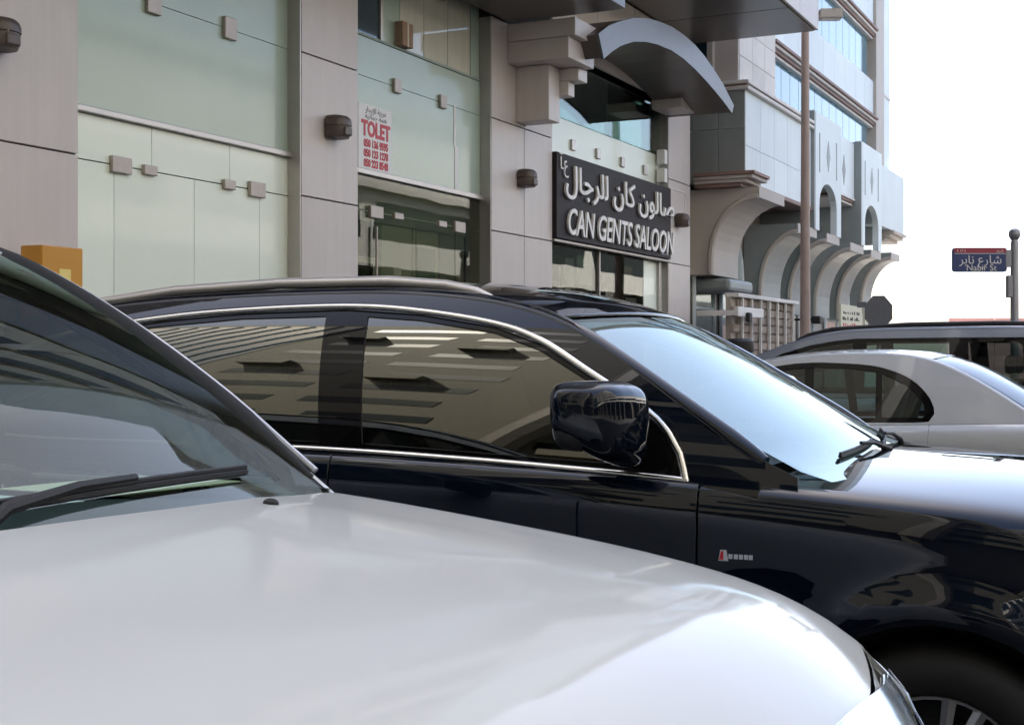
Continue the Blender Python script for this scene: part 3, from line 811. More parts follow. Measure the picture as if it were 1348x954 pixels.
# ------------------------------------------------------------------ tower across the street, seen only as a reflection
T1 = empty('apartment_tower', NV * 17.0 + DV * 2.0); T1.rotation_euler = (0, 0, ANG); tag(T1, 'banded cream apartment tower mirrored in the black car side windows', 'building')
MB().box(-60, 13, 0, -16, 5.2, 44).build('wall', M['towerwhite'], T1)
MB().box(-60, 13, -2.5, -16, 0, 5.2).build('ground_floor', M['towerdark'], T1)
MB().box(13.01, 84, 0, -16, 5.2, 12).build('low_wing', M['towerwhite'], T1)
MB().box(13.01, 84, -2.5, -16, 0, 5.2).build('ground_floor', M['towerdark'], T1)
for k in range(11):
    z = 6.4 + 3.4 * k
    for a, bq in [(-58.8 + 11.8 * q, -48.2 + 11.8 * q) for q in range(6 if k > 0 else 12)]:
        MB().box(a, bq, -.2, .012, z, z + 1.5).build('window', M['towerglass'], T1)
    MB().box(-60.1, 13.1 if k > 1 else 84.1, -.3, .35, z + 1.95, z + 2.2).build('ledge', M['towerwhite'], T1)
for k in range(24):
    x = -59 + 6 * k
    MB().box(x - .4, x + .4, -2.4, .2, 0, 5.2).build('pillar', M['towerdark'], T1)

exec_cars = True
# ------------------------------------------------------------------ cars
def crv(pts):
    """smooth C2 curve through (x, y) pairs (natural cubic spline)"""
    P = sorted(pts)
    X = np.array([p[0] for p in P], float); Y = np.array([p[1] for p in P], float)
    n = len(X); h = np.diff(X)
    A = np.eye(n); r = np.zeros(n)
    for i in range(1, n - 1):
        A[i, i - 1], A[i, i], A[i, i + 1] = h[i - 1], 2 * (h[i - 1] + h[i]), h[i]
        r[i] = 6 * ((Y[i + 1] - Y[i]) / h[i] - (Y[i] - Y[i - 1]) / h[i - 1])
    K = np.linalg.solve(A, r) if n > 2 else np.zeros(n)
    Xl, Yl, Kl, hl = X.tolist(), Y.tolist(), K.tolist(), h.tolist()
    from bisect import bisect_right
    def f(x):
        x = min(max(x, Xl[0]), Xl[-1])
        i = min(max(bisect_right(Xl, x) - 1, 0), n - 2)
        a = Xl[i + 1] - x; c = x - Xl[i]; q = hl[i]
        return (Kl[i] * a**3 + Kl[i + 1] * c**3) / (6 * q) + (Yl[i] / q - Kl[i] * q / 6) * a + (Yl[i + 1] / q - Kl[i + 1] * q / 6) * c
    return f

def smooth_poly(pts, step=0.04, closed=False):
    """Catmull-Rom curve through 2D points, resampled"""
    P = [np.array(p, float) for p in pts]
    n = len(P)
    out = []
    for i in range(n if closed else n - 1):
        p1, p2_ = P[i], P[(i + 1) % n]
        p0 = P[i - 1] if (closed or i > 0) else 2 * p1 - p2_
        p3 = P[(i + 2) % n] if (closed or i + 2 < n) else 2 * p2_ - p1
        k = max(1, int(np.linalg.norm(p2_ - p1) / step))
        for j in range(k):
            t = j / k
            out.append(.5 * ((2 * p1) + (-p0 + p2_) * t + (2 * p0 - 5 * p1 + 4 * p2_ - p3) * t * t + (-p0 + 3 * p1 - 3 * p2_ + p3) * t**3))
    if not closed: out.append(P[-1])
    return [(float(q[0]), float(q[1])) for q in out]

def densify(poly, step):
    out = []
    for a, bq in zip(poly, poly[1:] + poly[:1]):
        k = max(1, int(math.hypot(bq[0] - a[0], bq[1] - a[1]) / step))
        out += [(a[0] + (bq[0] - a[0]) * j / k, a[1] + (bq[1] - a[1]) * j / k) for j in range(k)]
    return out

def inside(poly, pts):
    x = pts[:, 0]; y = pts[:, 1]
    r = np.zeros(len(pts), bool)
    n = len(poly)
    for i in range(n):
        x0, y0 = poly[i]; x1, y1 = poly[(i + 1) % n]
        c = ((y0 > y) != (y1 > y))
        with np.errstate(divide='ignore', invalid='ignore'):
            xi = (x1 - x0) * (y - y0) / ((y1 - y0) if y1 != y0 else 1e-12) + x0
        r ^= c & (x < xi)
    return r

def near_poly(poly, pts, dist):
    r = np.zeros(len(pts), bool)
    n = len(poly)
    for i in range(n):
        a = np.array(poly[i]); bq = np.array(poly[(i + 1) % n]); dv = bq - a
        L2 = max(dv @ dv, 1e-12)
        t = np.clip(((pts - a) @ dv) / L2, 0, 1)
        q = a + t[:, None] * dv
        r |= np.hypot(*(pts - q).T) < dist
    return r

def panel(name, poly, surf, m, parent, step=0.05, holes=(), skirt=0.012, lift=0.0, outward=None):
    """a sheet cut by an outline out of a parametric surface, with its edge turned inwards"""
    loops = [densify(list(poly), step)] + [densify(list(h), step) for h in holes]
    allp = []; edges = []
    for lp_ in loops:
        n0 = len(allp)
        allp += lp_
        edges += [(n0 + i, n0 + (i + 1) % len(lp_)) for i in range(len(lp_))]
    A = np.array(loops[0])
    lo, hi = A.min(0), A.max(0)
    gx, gy = np.meshgrid(np.arange(lo[0] + step / 2, hi[0], step), np.arange(lo[1] + step / 2, hi[1], step))
    P = np.stack([gx.ravel(), gy.ravel()], 1)
    if len(P):
        ok = inside(loops[0], P)
        for h in loops[1:]: ok &= ~inside(h, P)
        for lp_ in loops: ok &= ~near_poly(lp_, P, step * .45)
        allp += [tuple(q) for q in P[ok]]
    vo, eo, fo, *_ = delaunay_2d_cdt([Vector(p) for p in allp], edges, [], 0, 1e-6)
    cen = np.array([[sum(vo[i][0] for i in f) / len(f), sum(vo[i][1] for i in f) / len(f)] for f in fo])
    okf = inside(loops[0], cen)
    for h in loops[1:]: okf &= ~inside(h, cen)
    fo = [f for f, k in zip(fo, okf) if k]
    e = 1e-3
    V = []; Nn = []
    for p in vo:
        a, bq = p[0], p[1]
        c = np.array(surf(a, bq)); du = np.array(surf(a + e, bq)) - np.array(surf(a - e, bq)); dv = np.array(surf(a, bq + e)) - np.array(surf(a, bq - e))
        nn = np.cross(du, dv); L_ = np.linalg.norm(nn)
        nn = nn / L_ if L_ > 1e-12 else np.array((0, 0, 1.))
        V.append(c); Nn.append(nn)
    V = np.array(V); Nn = np.array(Nn)
    ctr = V.mean(0)
    ref = np.array(outward if outward is not None else (0, 0, 1.))
    flip = (Nn.mean(0) @ ref) < 0
    if flip: Nn = -Nn
    V = V + Nn * lift
    faces = []
    for f in fo:
        a, bq, c = f[0], f[1], f[2]
        nrm = np.cross(V[bq] - V[a], V[c] - V[a])
        faces.append(tuple(f) if nrm @ Nn[a] > 0 else tuple(f)[::-1])
    # boundary edges
    cnt = {}
    for f in faces:
        for i in range(len(f)):
            k = (f[i], f[(i + 1) % len(f)])
            cnt[k] = cnt.get(k, 0) + 1
    bnd = [k for k in cnt if (k[1], k[0]) not in cnt]
    verts = [tuple(v) for v in V]; norms = [tuple(v) for v in Nn]
    if skirt > 0:
        # rounded lip: two rings
        nxt = {k[0]: k[1] for k in bnd}; prv = {k[1]: k[0] for k in bnd}
        m1 = {}
        for v in nxt:
            pv_, nv_ = prv.get(v, v), nxt[v]
            t = V[nv_] - V[pv_]; t = t / (np.linalg.norm(t) + 1e-12)
            outv = np.cross(t, Nn[v])
            a = len(verts); verts.append(tuple(V[v] + outv * .002 - Nn[v] * .0025)); q = (outv + Nn[v]) / 1.414; norms.append(tuple(q))
            c = len(verts); verts.append(tuple(V[v] + outv * .002 - Nn[v] * skirt)); norms.append(tuple(outv))
            m1[v] = (a, c)
        for v, w_ in nxt.items():
            faces.append((w_, v, m1[v][0], m1[w_][0]))
            faces.append((m1[w_][0], m1[v][0], m1[v][1], m1[w_][1]))
    me = bpy.data.meshes.new(name)
    me.from_pydata(verts, [], faces)
    me.materials.append(m)
    me.polygons.foreach_set('use_smooth', [True] * len(me.polygons))
    me.normals_split_custom_set_from_vertices(norms)
    me.update()
    o = bpy.data.objects.new(name, me); COL.objects.link(o); o.parent = parent
    return o

def ribbon(name, pts2, surf, m, parent, w=0.018, lift=0.006, outward=(0, 1, 0)):
    """raised moulding along a line on a surface"""
    e = 1e-3
    rows = []
    n = len(pts2)
    for i, (a, bq) in enumerate(pts2):
        c = Vector(surf(a, bq))
        du = Vector(surf(a + e, bq)) - Vector(surf(a - e, bq)); dv = Vector(surf(a, bq + e)) - Vector(surf(a, bq - e))
        nn = du.cross(dv).normalized()
        if nn.dot(Vector(outward)) < 0: nn = -nn
        q0 = Vector(surf(*pts2[max(i - 1, 0)])); q1 = Vector(surf(*pts2[min(i + 1, n - 1)]))
        t = (q1 - q0).normalized(); sdv = nn.cross(t).normalized()
        rows.append([c + sdv * (w / 2 * math.cos(k)) + nn * (lift * math.sin(k) + .001) for k in [math.pi * j / 6 for j in range(7)]])
    return MB().grid(rows).build(name, m, parent, True, 60)

def bspline(ctrl, t):
    """clamped uniform cubic B-spline, t in 0..1"""
    n = len(ctrl); sp = n - 3
    u = min(max(t, 0.0), 1.0) * sp
    kn = [0, 0, 0] + list(range(sp + 1)) + [sp, sp, sp]
    k = min(int(u), sp - 1) + 3
    d_ = [np.array(ctrl[j + k - 3], float) for j in range(4)]
    for r in range(1, 4):
        for j in range(3, r - 1, -1):
            den = kn[j + 1 + k - r] - kn[j + k - 3]
            al = (u - kn[j + k - 3]) / den if den else 0.0
            d_[j] = (1 - al) * d_[j - 1] + al * d_[j]
    return d_[3]

TS = 2.0      # metres per unit of the section parameter, roughly
class Body:
    def __init__(s, sp):
        s.sp = sp
        s.w = crv(sp['w']); s.ze = crv(sp['ze']); s.crown = crv(sp['crown']); s.edge = crv(sp.get('edge', [(-9, .0), (9, .0)]))
        s.tum = sp['tumble']; s.tq = sp.get('tq', .10); y0 = sp.get('yin', .065)
        s.yin = crv(sp.get('yinf', [(-9, y0), (9, y0)]))
        s.C = [np.array(p, float) for p in smooth_poly(sp['C'], .05)]
        s.bow = crv(sp['bow']); s.rc = crv(sp['roofcrown'])
        s.ridge = sp.get('ridge')
    def shoulder(s, w, ze, cr):
        if s.sp.get('crisp'): return ((w - .010, ze - .05), (w - .030, ze - .002), (w - .11, ze + .35 * cr))
        return ((w - .016, ze - .06), (w - .06, ze - .001), (w - .20, ze + .35 * cr))
    def B(s, x, tt, sg=1):
        t = tt / TS
        w, ze, cr = s.w(x), s.ze(x), s.crown(x)
        bz = .24
        c = [(w - .07, bz), (w - .02, .40), (w - .004, .56), (w, .72), (w - .004, ze - .16), *s.shoulder(w, ze, cr), (w * .45, ze + .92 * cr), (0, ze + cr)]
        y, z = bspline(c, t)
        for (xc, zc, r0, amp) in s.sp.get('flare', ()):
            r = math.hypot(x - xc, z - zc)
            if y > .5 and z < ze - .05:
                y += amp * math.exp(-((r - r0) / .06) ** 2)
        if s.ridge:
            yc, amp, wd = s.ridge
            fade = 1.0
            z += amp / (1 + math.exp((abs(y) - yc(x)) / wd)) * min(1, max(0, (t - .55) / .2))
        return (x, sg * y, z)
    def tz(s, x, z):
        lo, hi = 0.0, .72 * TS
        for _ in range(30):
            m_ = (lo + hi) / 2
            if s.B(x, m_)[2] < z: lo = m_
            else: hi = m_
        return (lo + hi) / 2
    def G(s, x, z, sg=1):
        zb = s.ze(x)
        h = z - zb
        return (x, sg * (s.w(x) - s.yin(x) - s.tum * h - s.tq * h * h), z)
    def Cp(s, q):
        """point of the side-view roof line at index parameter q in 0..1"""
        u = min(max(q, 0), 1) * (len(s.C) - 1); i = min(int(u), len(s.C) - 2); t = u - i
        return s.C[i] * (1 - t) + s.C[i + 1] * t
    def qx(s, x):
        for i in range(len(s.C) - 1):
            if (s.C[i][0] - x) * (s.C[i + 1][0] - x) <= 0:
                return (i + (x - s.C[i][0]) / (s.C[i + 1][0] - s.C[i][0])) / (len(s.C) - 1)
        return 0 if x > s.C[0][0] else 1
    def T(s, q, yy):
        x, z = s.Cp(q)
        if q < 0 or q > 1:
            a = s.Cp(0 if q < 0 else 1); bq = s.Cp(.02 if q < 0 else .98)
            x, z = a + (a - bq) * ((-q if q < 0 else q - 1) / .02)
        y = s.G(x, z)[1]
        k = 1 - yy * yy
        return (x + s.bow(q) * k, y * yy, z + s.rc(q) * k)

def wheel_set(root, spots, r=.36, rim=.24, wy=.2):
    """wheel > tyre, for each spot (x, y); y sign gives the side"""
    hub = MB()
    hub.lathe([(rim, -.10), (rim, -.085), (rim - .012, -.08), (rim - .02, -.03), (rim - .03, .06), (rim - .035, .06), (rim - .035, .055)], 40, cap=False)
    for k in range(5):
        for dd in (-.13, .13):
            a = 2 * math.pi * k / 5 + dd; a2 = 2 * math.pi * k / 5 + dd * 1.4
            c, s_ = math.cos(a), math.sin(a)
            p0 = Vector((.05 * c, .05 * s_, -.075)); p1 = Vector(((rim - .01) * math.cos(a2), (rim - .01) * math.sin(a2), -.065))
            hub.tube([p0, (p0 + p1) / 2 + Vector((0, 0, -.008)), p1], [.020, .016, .02], 6)
    hub.lathe([(.07, -.02), (.068, -.08), (.05, -.09), (0, -.092)], 20)
    hme = hub.mesh('wheel', M['rim'], True, 40)
    dme = MB().lathe([(.15, .02), (.15, .035), (rim - .03, .05), (rim - .03, .056), (0, .056)], 32).mesh('brake_disc', M['plastic'], True, 40)
    tme = MB().lathe([(rim + .001, -.09), (rim + .03, -.115), (r - .04, -.118), (r - .012, -.10), (r, -.075), (r, .075), (r - .012, .10), (r - .04, .118), (rim + .03, .115), (rim + .001, .09)], 48, cap=False).mesh('tyre', M['rubber'], True, 50)
    for x, y in spots:
        h = inst('wheel', hme, root, (x, y, r), (R(90) if y < 0 else R(-90), 0, 0))
        h.rotation_euler = (R(-90) if y > 0 else R(90), 0, 0)
        # outer face is local -z: turn it outwards
        h.rotation_euler = (R(90), 0, 0) if y > 0 else (R(-90), 0, 0)
        inst('tyre', tme, h)
        inst('brake_disc', dme, h)

def seat(root, x, y, z=.35, m='seat'):
    f = MB()
    f.box(x - .25, x + .25, y - .24, y + .24, z + .12, z + .28, .06)
    o = f.build('seat', M[m], root, True)
    f = MB()
    rows = []
    for k in range(9):
        t = k / 8
        xx = x - .24 - .20 * t; zz = z + .22 + .62 * t; wdt = .25 - .05 * t * t
        rows.append([(xx + .07 * math.cos(a) - .02, y + wdt * (1 if math.sin(a) >= 0 else -1) * abs(math.sin(a)) ** .4, zz + .0) for a in [2 * math.pi * j / 16 for j in range(17)]])
    f.grid(rows); f.build('seat_back', M[m], root, True)
    f = MB()
    rows = []
    for k in range(7):
        ph = math.pi * k / 6
        rows.append([(x - .46 + .05 * math.sin(ph) ** .6 * math.cos(a), y + .13 * math.sin(ph) ** .6 * math.sin(a), z + .98 - .09 * math.cos(ph)) for a in [2 * math.pi * j / 14 for j in range(15)]])
    f.grid(rows); f.build('headrest', M[m], root, True)

def blob(c, ax, rx, ry, rz, px=2.6, nu=24, nv=14, shape=None):
    """superellipsoid grid, axes given by 3x3 columns ax"""
    rows = []
    def se(v, p): return math.copysign(abs(v) ** (2 / p), v)
    for i in range(nv + 1):
        ph = -math.pi / 2 + math.pi * i / nv
        row = []
        for j in range(nu + 1):
            th = 2 * math.pi * j / nu
            p = [rx * se(math.cos(ph), px) * se(math.cos(th), px), ry * se(math.cos(ph), px) * se(math.sin(th), px), rz * se(math.sin(ph), px)]
            if shape: p = shape(p)
            row.append(Vector(c) + Vector(ax[0]) * p[0] + Vector(ax[1]) * p[1] + Vector(ax[2]) * p[2])
        rows.append(row)
    return rows

def make_car(sp):
    bd = Body(sp)
    th = R(sp['theta'])
    root = empty(sp['name'], (sp['o'][0], sp['o'][1], 0), th)
    tag(root, sp['label'], 'car')
    paint = M[sp['paint']]
    xf, xr = sp['xf'], sp['xr']                      # nose and tail
    xh, xc = sp['xh'], sp['xc']                      # hood/cowl start at the sides, front door edge
    doors = sp['doors']
    st = sp.get('step', .06)
    tb, th_ = .02 * TS, sp.get('thood', 4.35 / 7) * TS
    tdoor = sp.get('tdoor', 4.95 / 7) * TS
    arches = sp['axles']
    ra = sp.get('ra', .43); rt = sp.get('r', .36)
    g = .003
    def arch(xa, sgn=1):
        pts = []
        for k in range(17):
            a = R(-12 + (204) * k / 16)
            x = xa + ra * math.cos(a); z = rt + ra * math.sin(a)
            pts.append((x, bd.tz(x, max(z, .27))))
        return pts
    for sg in (-1, 1):
        side = lambda x, t, sg=sg: bd.B(x, t, sg)
        gs = lambda x, z, sg=sg: bd.G(x, z, sg)
        ov = (0, sg, .15)
        # front fender with its wheel arch
        xa = arches[0]
        A = arch(xa)
        poly = [(xc + g, tb)] + [(min(A[-1][0], xa - ra * .97), tb)] + A[::-1] + [(A[0][0], tb), (xf - .22, tb)]
        xs_ = np.linspace(xf - .22, xc + g, 24)
        top = sp.get('fendtop')
        poly += [(float(x), th_ - .004 if x > xh + .05 else th_ - .004 + (tdoor - th_) * min(1, (xh + .05 - x) / .25)) for x in xs_]
        panel('front_fender', poly, side, paint, root, st, outward=ov)
        # doors
        for (d0, d1) in doors:
            panel('door', [(d0 + g, tb), (d1 - g, tb), (d1 - g, tdoor), (d0 + g, tdoor)], side, paint, root, st, outward=ov)
            dx = d0 + .12
            zh_ = bd.ze(dx) - .16
            MB().tube([bd.B(dx + .0, bd.tz(dx, zh_), sg * 1.0), tuple(np.array(bd.B(dx + .03, bd.tz(dx + .03, zh_), sg)) + np.array((0, sg * .035, 0))), tuple(np.array(bd.B(dx + .18, bd.tz(dx + .18, zh_), sg)) + np.array((0, sg * .035, 0))), bd.B(dx + .21, bd.tz(dx + .21, zh_), sg)], .013, 8).build('door_handle', paint if sp['paint'] != 'navypaint' else M['navypaint'], root, True)
        # rear quarter
        xq = doors[-1][0]
        A = arch(arches[1])
        poly = [(xr + .02, tb), (A[-1][0], tb)] + A[::-1] + [(A[0][0], tb), (xq - g, tb), (xq - g, tdoor), (xr + .02, tdoor)] if A[0][0] < xq - .02 else \
               [(xr + .02, tb), (A[-1][0], tb)] + [p for p in A[::-1] if p[0] < xq - .02] + [(xq - g, bd.tz(xq, .62)), (xq - g, tdoor), (xr + .02, tdoor)]
        panel('rear_quarter', poly, side, paint, root, st, outward=ov)
        # window frames / pillars above the belt
        cl = [(float(p[0]), float(p[1]) - .012) for p in bd.C if sp['cx'][1] <= p[0] <= sp['cx'][0]]
        base = [(x, bd.ze(x) - (.006 if x < sp['xc'] else .035)) for x in np.linspace(cl[-1][0], cl[0][0], 30)]
        holes = []
        for wpoly in sp['win']:
            wp = smooth_poly(wpoly['pts'], .05, True) if wpoly.get('smooth') else densify(wpoly['pts'], .05)
            holes.append(wp)
        allw = sp['dlo']
        dl = smooth_poly(allw, .04, True) if sp.get('dlo_smooth') else densify(allw, .04)
        panel('pillar_frame', [(float(a), float(c)) for a, c in base] + cl[0:] , gs, paint, root, st, holes=[dl], outward=ov)
        # black surround inside the light line with the panes cut from it
        panel('window_surround', dl, gs, M['blackgloss'], root, st, holes=holes, lift=-.006, outward=ov, skirt=.02)
        for wp in holes:
            panel('side_window', wp, gs, M[sp['glass']], root, st, lift=-.010, outward=ov, skirt=0)
        for rb_ in sp.get('chrome', ()):
            ribbon('window_trim', smooth_poly(rb_['pts'], .03), gs, M[rb_.get('m', 'chrome')], root, rb_['w'], .008, ov)
        # rounded pillar and roof edge
        edge = []
        for p in bd.C:
            if sp['cx'][1] <= p[0] <= sp['cx'][0] - .05:
                q = Vector(bd.G(p[0], p[1], sg)); q.y -= sg * sp.get('er', .032) * .75; q.z -= .022
                edge.append(q)
        er_ = sp.get('er', .032)
        rad = [er_ * max(.25, min(1, (sp['cx'][0] + .02 - q.x) / .22)) for q in edge]
        for q, r_ in zip(edge, rad): q.y += sg * (er_ - r_) * .75
        MB().tube(edge, rad, 12).build('roof_edge', M[sp.get('edgemat', sp['paint'])], root, True)
        # sill
        MB().box(arches[1] + ra + .02, arches[0] - ra - .02, sg * (bd.w(0) - .09), sg * (bd.w(0) - .03), .2, .30, .02).build('sill', M['plastic'], root)
    # hood
    if sp.get('hood', True):
        poly = []
        bowh = sp['hoodbow']
        def Bh(x, v):                                # v: signed section parameter measured from the centre line
            sg = 1 if v >= 0 else -1
            return bd.B(x, TS - abs(v), sg)
        vm = TS - th_ - .004
        vs_ = np.linspace(-vm, vm, 31)
        def yfrac(v): return abs(bd.B(xh + .3, TS - abs(v))[1]) / bd.w(xh + .3)
        rear = [(xh + .02 + bowh * (1 - yfrac(v) ** 2), float(v)) for v in vs_]
        front = [(sp['xhf'] - sp.get('hfb', .16) * yfrac(v) ** 2.5, float(v)) for v in vs_[::-1]]
        panel('hood', rear + front, Bh, paint, root, st * .8, outward=(0, 0, 1), skirt=.018)
    # nose: bumper, grille, lamps
        nose = lambda x, v: Bh(x, v)
        rowsN = []
        for i in range(7):
            k = i / 6
            row = []
            for v in np.linspace(-(TS - .03), TS - .03, 41):
                x = (sp['xhf'] - sp.get('hfb', .16) * yfrac(v) ** 2.5 + .008) * (1 - k) + k * (xf - sp.get('nfb', .30) * yfrac(v) ** 3)
                if abs(v) > vm: x = max(x, xf - .218) if k < .01 else x
                p = bd.B(x, TS - abs(v), 1 if v >= 0 else -1)
                z = p[2]
                if z > .5: z = z - (z - .5) * .42 * k ** 1.5
                row.append((p[0] , p[1] * (1 - .04 * k), z))
            rowsN.append(row)
        last = rowsN[-1]
        for k in range(1, 4):
            rowsN.append([(p[0] + .02 * (1 if k < 2 else .4), p[1] * (1 - .1 * k), .5 + (p[2] - .5) * (1 - .26 * k)) for p in last])
        MB().grid(rowsN).build('bumper', M['whitepaint'] if sp['paint'] == 'whitepaint' else paint, root, True, 40)
        MB().box(xf - .12, xf + .015, -.42, .42, .42, .68, .03).build('grille', M['plastic'], root, True)
    # windscreen, roof, rear glass on the top surface
    qh = bd.qx(sp['xhead']); qr = bd.qx(sp['xroofend']); qe = bd.qx(sp['xback'])
    ym = sp.get('ym', .95)
    ASP = sp.get('asp', 4.0)
    TT = lambda a, bq: bd.T(a / ASP, bq)
    def strip(q0, q1, y=ym, n=14):
        return [(q0 * ASP, float(v)) for v in np.linspace(-y, y, n)] + [(q1 * ASP, float(v)) for v in np.linspace(y, -y, n)]
    panel('windscreen', strip(bd.qx(sp['xwind']) if 'xwind' in sp else sp.get('qw', .0), qh - .004), TT, M[sp['wind']], root, .08, skirt=0, lift=-.004, outward=(0.3, 0, 1))
    panel('roof', strip(qh + .004, qr - .004), TT, paint if not sp.get('glassroof') else M[sp['glassroof']], root, .08, outward=(0, 0, 1))
    panel('rear_window', strip(qr + .004, qe - .02, ym), TT, M[sp['glass']], root, .08, skirt=0, lift=-.004, outward=(-.3, 0, 1))
    # tail
    sec = [bd.B(xr + .02, t, 1) for t in np.linspace(tb, tdoor, 16)]
    tl_ = MB()
    rows = [[(p[0] - dx, p[1] * k, p[2]) for p in [(q[0], -q[1], q[2]) for q in sec] + sec[::-1]] for dx, k in ((0, 1), (.05, .985), (.09, .93), (.1, 0))]
    # run the section across the car: lower edge, side, deck
    tl_.grid(rows); tl_.build('tail', paint, root, True, 50)
    if sp.get('deck'):
        x1, x0 = sp['deck']
        rows = []
        for x in np.linspace(x1, x0, 10):
            rows.append([bd.B(x, TS - abs(v), 1 if v >= 0 else -1) for v in np.linspace(-(TS - tdoor), TS - tdoor, 25)])
        MB().grid(rows).build('boot_lid', paint, root, True, 60)
    # lamps
    for sg in (-1, 1):
        side = lambda x, t, sg=sg: bd.B(x, t, sg)
        zt = bd.ze(xr + .1)
        pl = [(xr + .03, zt - .26), (xr + .30, zt - .20), (xr + .34, zt - .10), (xr + .03, zt - .06)]
        panel('tail_light', [(x, bd.tz(x, z)) for x, z in pl], side, M['badge_red'], root, .06, outward=(0, sg, .1), lift=.004, skirt=.006)
        if sp['paint'] != 'whitepaint':
            x1 = xf - .24
            pl = [(x1 - .24, bd.tz(x1 - .24, bd.ze(x1 - .24) - .07)), (x1, bd.tz(x1, bd.ze(x1) - .04)), (x1, bd.tz(x1, bd.ze(x1) - .20)), (x1 - .12, bd.tz(x1 - .12, bd.ze(x1 - .12) - .17))]
            hl_ = panel('headlight', pl, side, M['chrome'], root, .05, outward=(0, sg, .1), lift=.004, skirt=.006)
            panel('lens', pl, side, M['headlens'], hl_, .05, outward=(0, sg, .1), lift=.010, skirt=.004)
    # inner shell, floor, wheel wells
    rows = []
    for x in np.linspace(xr + .05, xf - .25, 60):
        row = []
        for sg, ts in ((-1, np.linspace(tb, TS * (1.0 if x > xh else 4.7 / 7), 16)), (1, np.linspace(TS * (1.0 if x > xh else 4.7 / 7), tb, 16))):
            for t in ts:
                p = bd.B(x, t, sg)
                y = abs(p[1]) - .03
                for xa in arches:
                    if abs(x - xa) < ra + .05 and p[2] < rt + ra + .03: y = min(y, .60)
                row.append((x, sg * max(y, 0), p[2] - .035 if t > .6 * TS else p[2]))
        rows.append(row)
    # keep the cabin open: drop the deck strip between the sides
    sh = MB()
    nv_ = len(rows[0]); vs = [p for r_ in rows for p in r_]; fs = []
    for i in range(len(rows) - 1):
        for j in range(nv_ - 1):
            if j == 15 and rows[i][0][0] < xh: continue
            fs.append((i * nv_ + j, (i + 1) * nv_ + j, (i + 1) * nv_ + j + 1, i * nv_ + j + 1))
    sh.add(vs, fs); sh.build('inner_shell', M['interior'], root)
    MB().box(xr + .1, xf - .3, -.60, .60, .22, .34).build('floor_pan', M['interior'], root)
    # cabin
    xd = sp['xdash']
    zb = bd.ze(xd)
    f = MB()
    rows = []
    for k in range(9):
        t = k / 8
        xx = xd + .42 * (1 - t) if t < .75 else xd + .42 * .25 - .02 * (t - .75)
        zz = zb + sp.get('dashz', -.07) + .035 * math.sin(math.pi * min(t / .75, 1)) - (max(0, t - .75) / .25) * .35
        rows.append([(xx + .08 * (1 - (v / .7) ** 2), v, zz + .015 * math.cos(v * 4)) for v in np.linspace(-.72, .72, 21)])
    f.grid(rows); f.build('dashboard', M[sp.get('dashmat', 'dash')], root, True)
    for (x, y) in sp.get('seats', ()): seat(root, x, y)
    if sp.get('wheelpos'):
        x, y, z = sp['wheelpos']
        ax = Matrix.Translation((x, y, z)) @ Matrix.Rotation(R(-65), 4, 'Y')
        ringp = [ax @ Vector((.18 * math.cos(2 * math.pi * k / 28), .18 * math.sin(2 * math.pi * k / 28), 0)) for k in range(28)]
        f = MB(); f.tube(ringp, .014, 8, True)
        f.tube([ax @ Vector((-.17, 0, 0)), ax @ Vector((.17, 0, 0))], .02, 6); f.tube([ax @ Vector((0, -.17, 0)), ax @ Vector((0, .17, 0))], .02, 6)
        f.build('steering_wheel', M['interior'], root, True)
    wheel_set(root, [(arches[0], -(bd.w(arches[0]) - .14)), (arches[0], bd.w(arches[0]) - .14), (arches[1], -(bd.w(arches[1]) - .14)), (arches[1], bd.w(arches[1]) - .14)], rt, sp.get('rim', .235))
    return root, bd

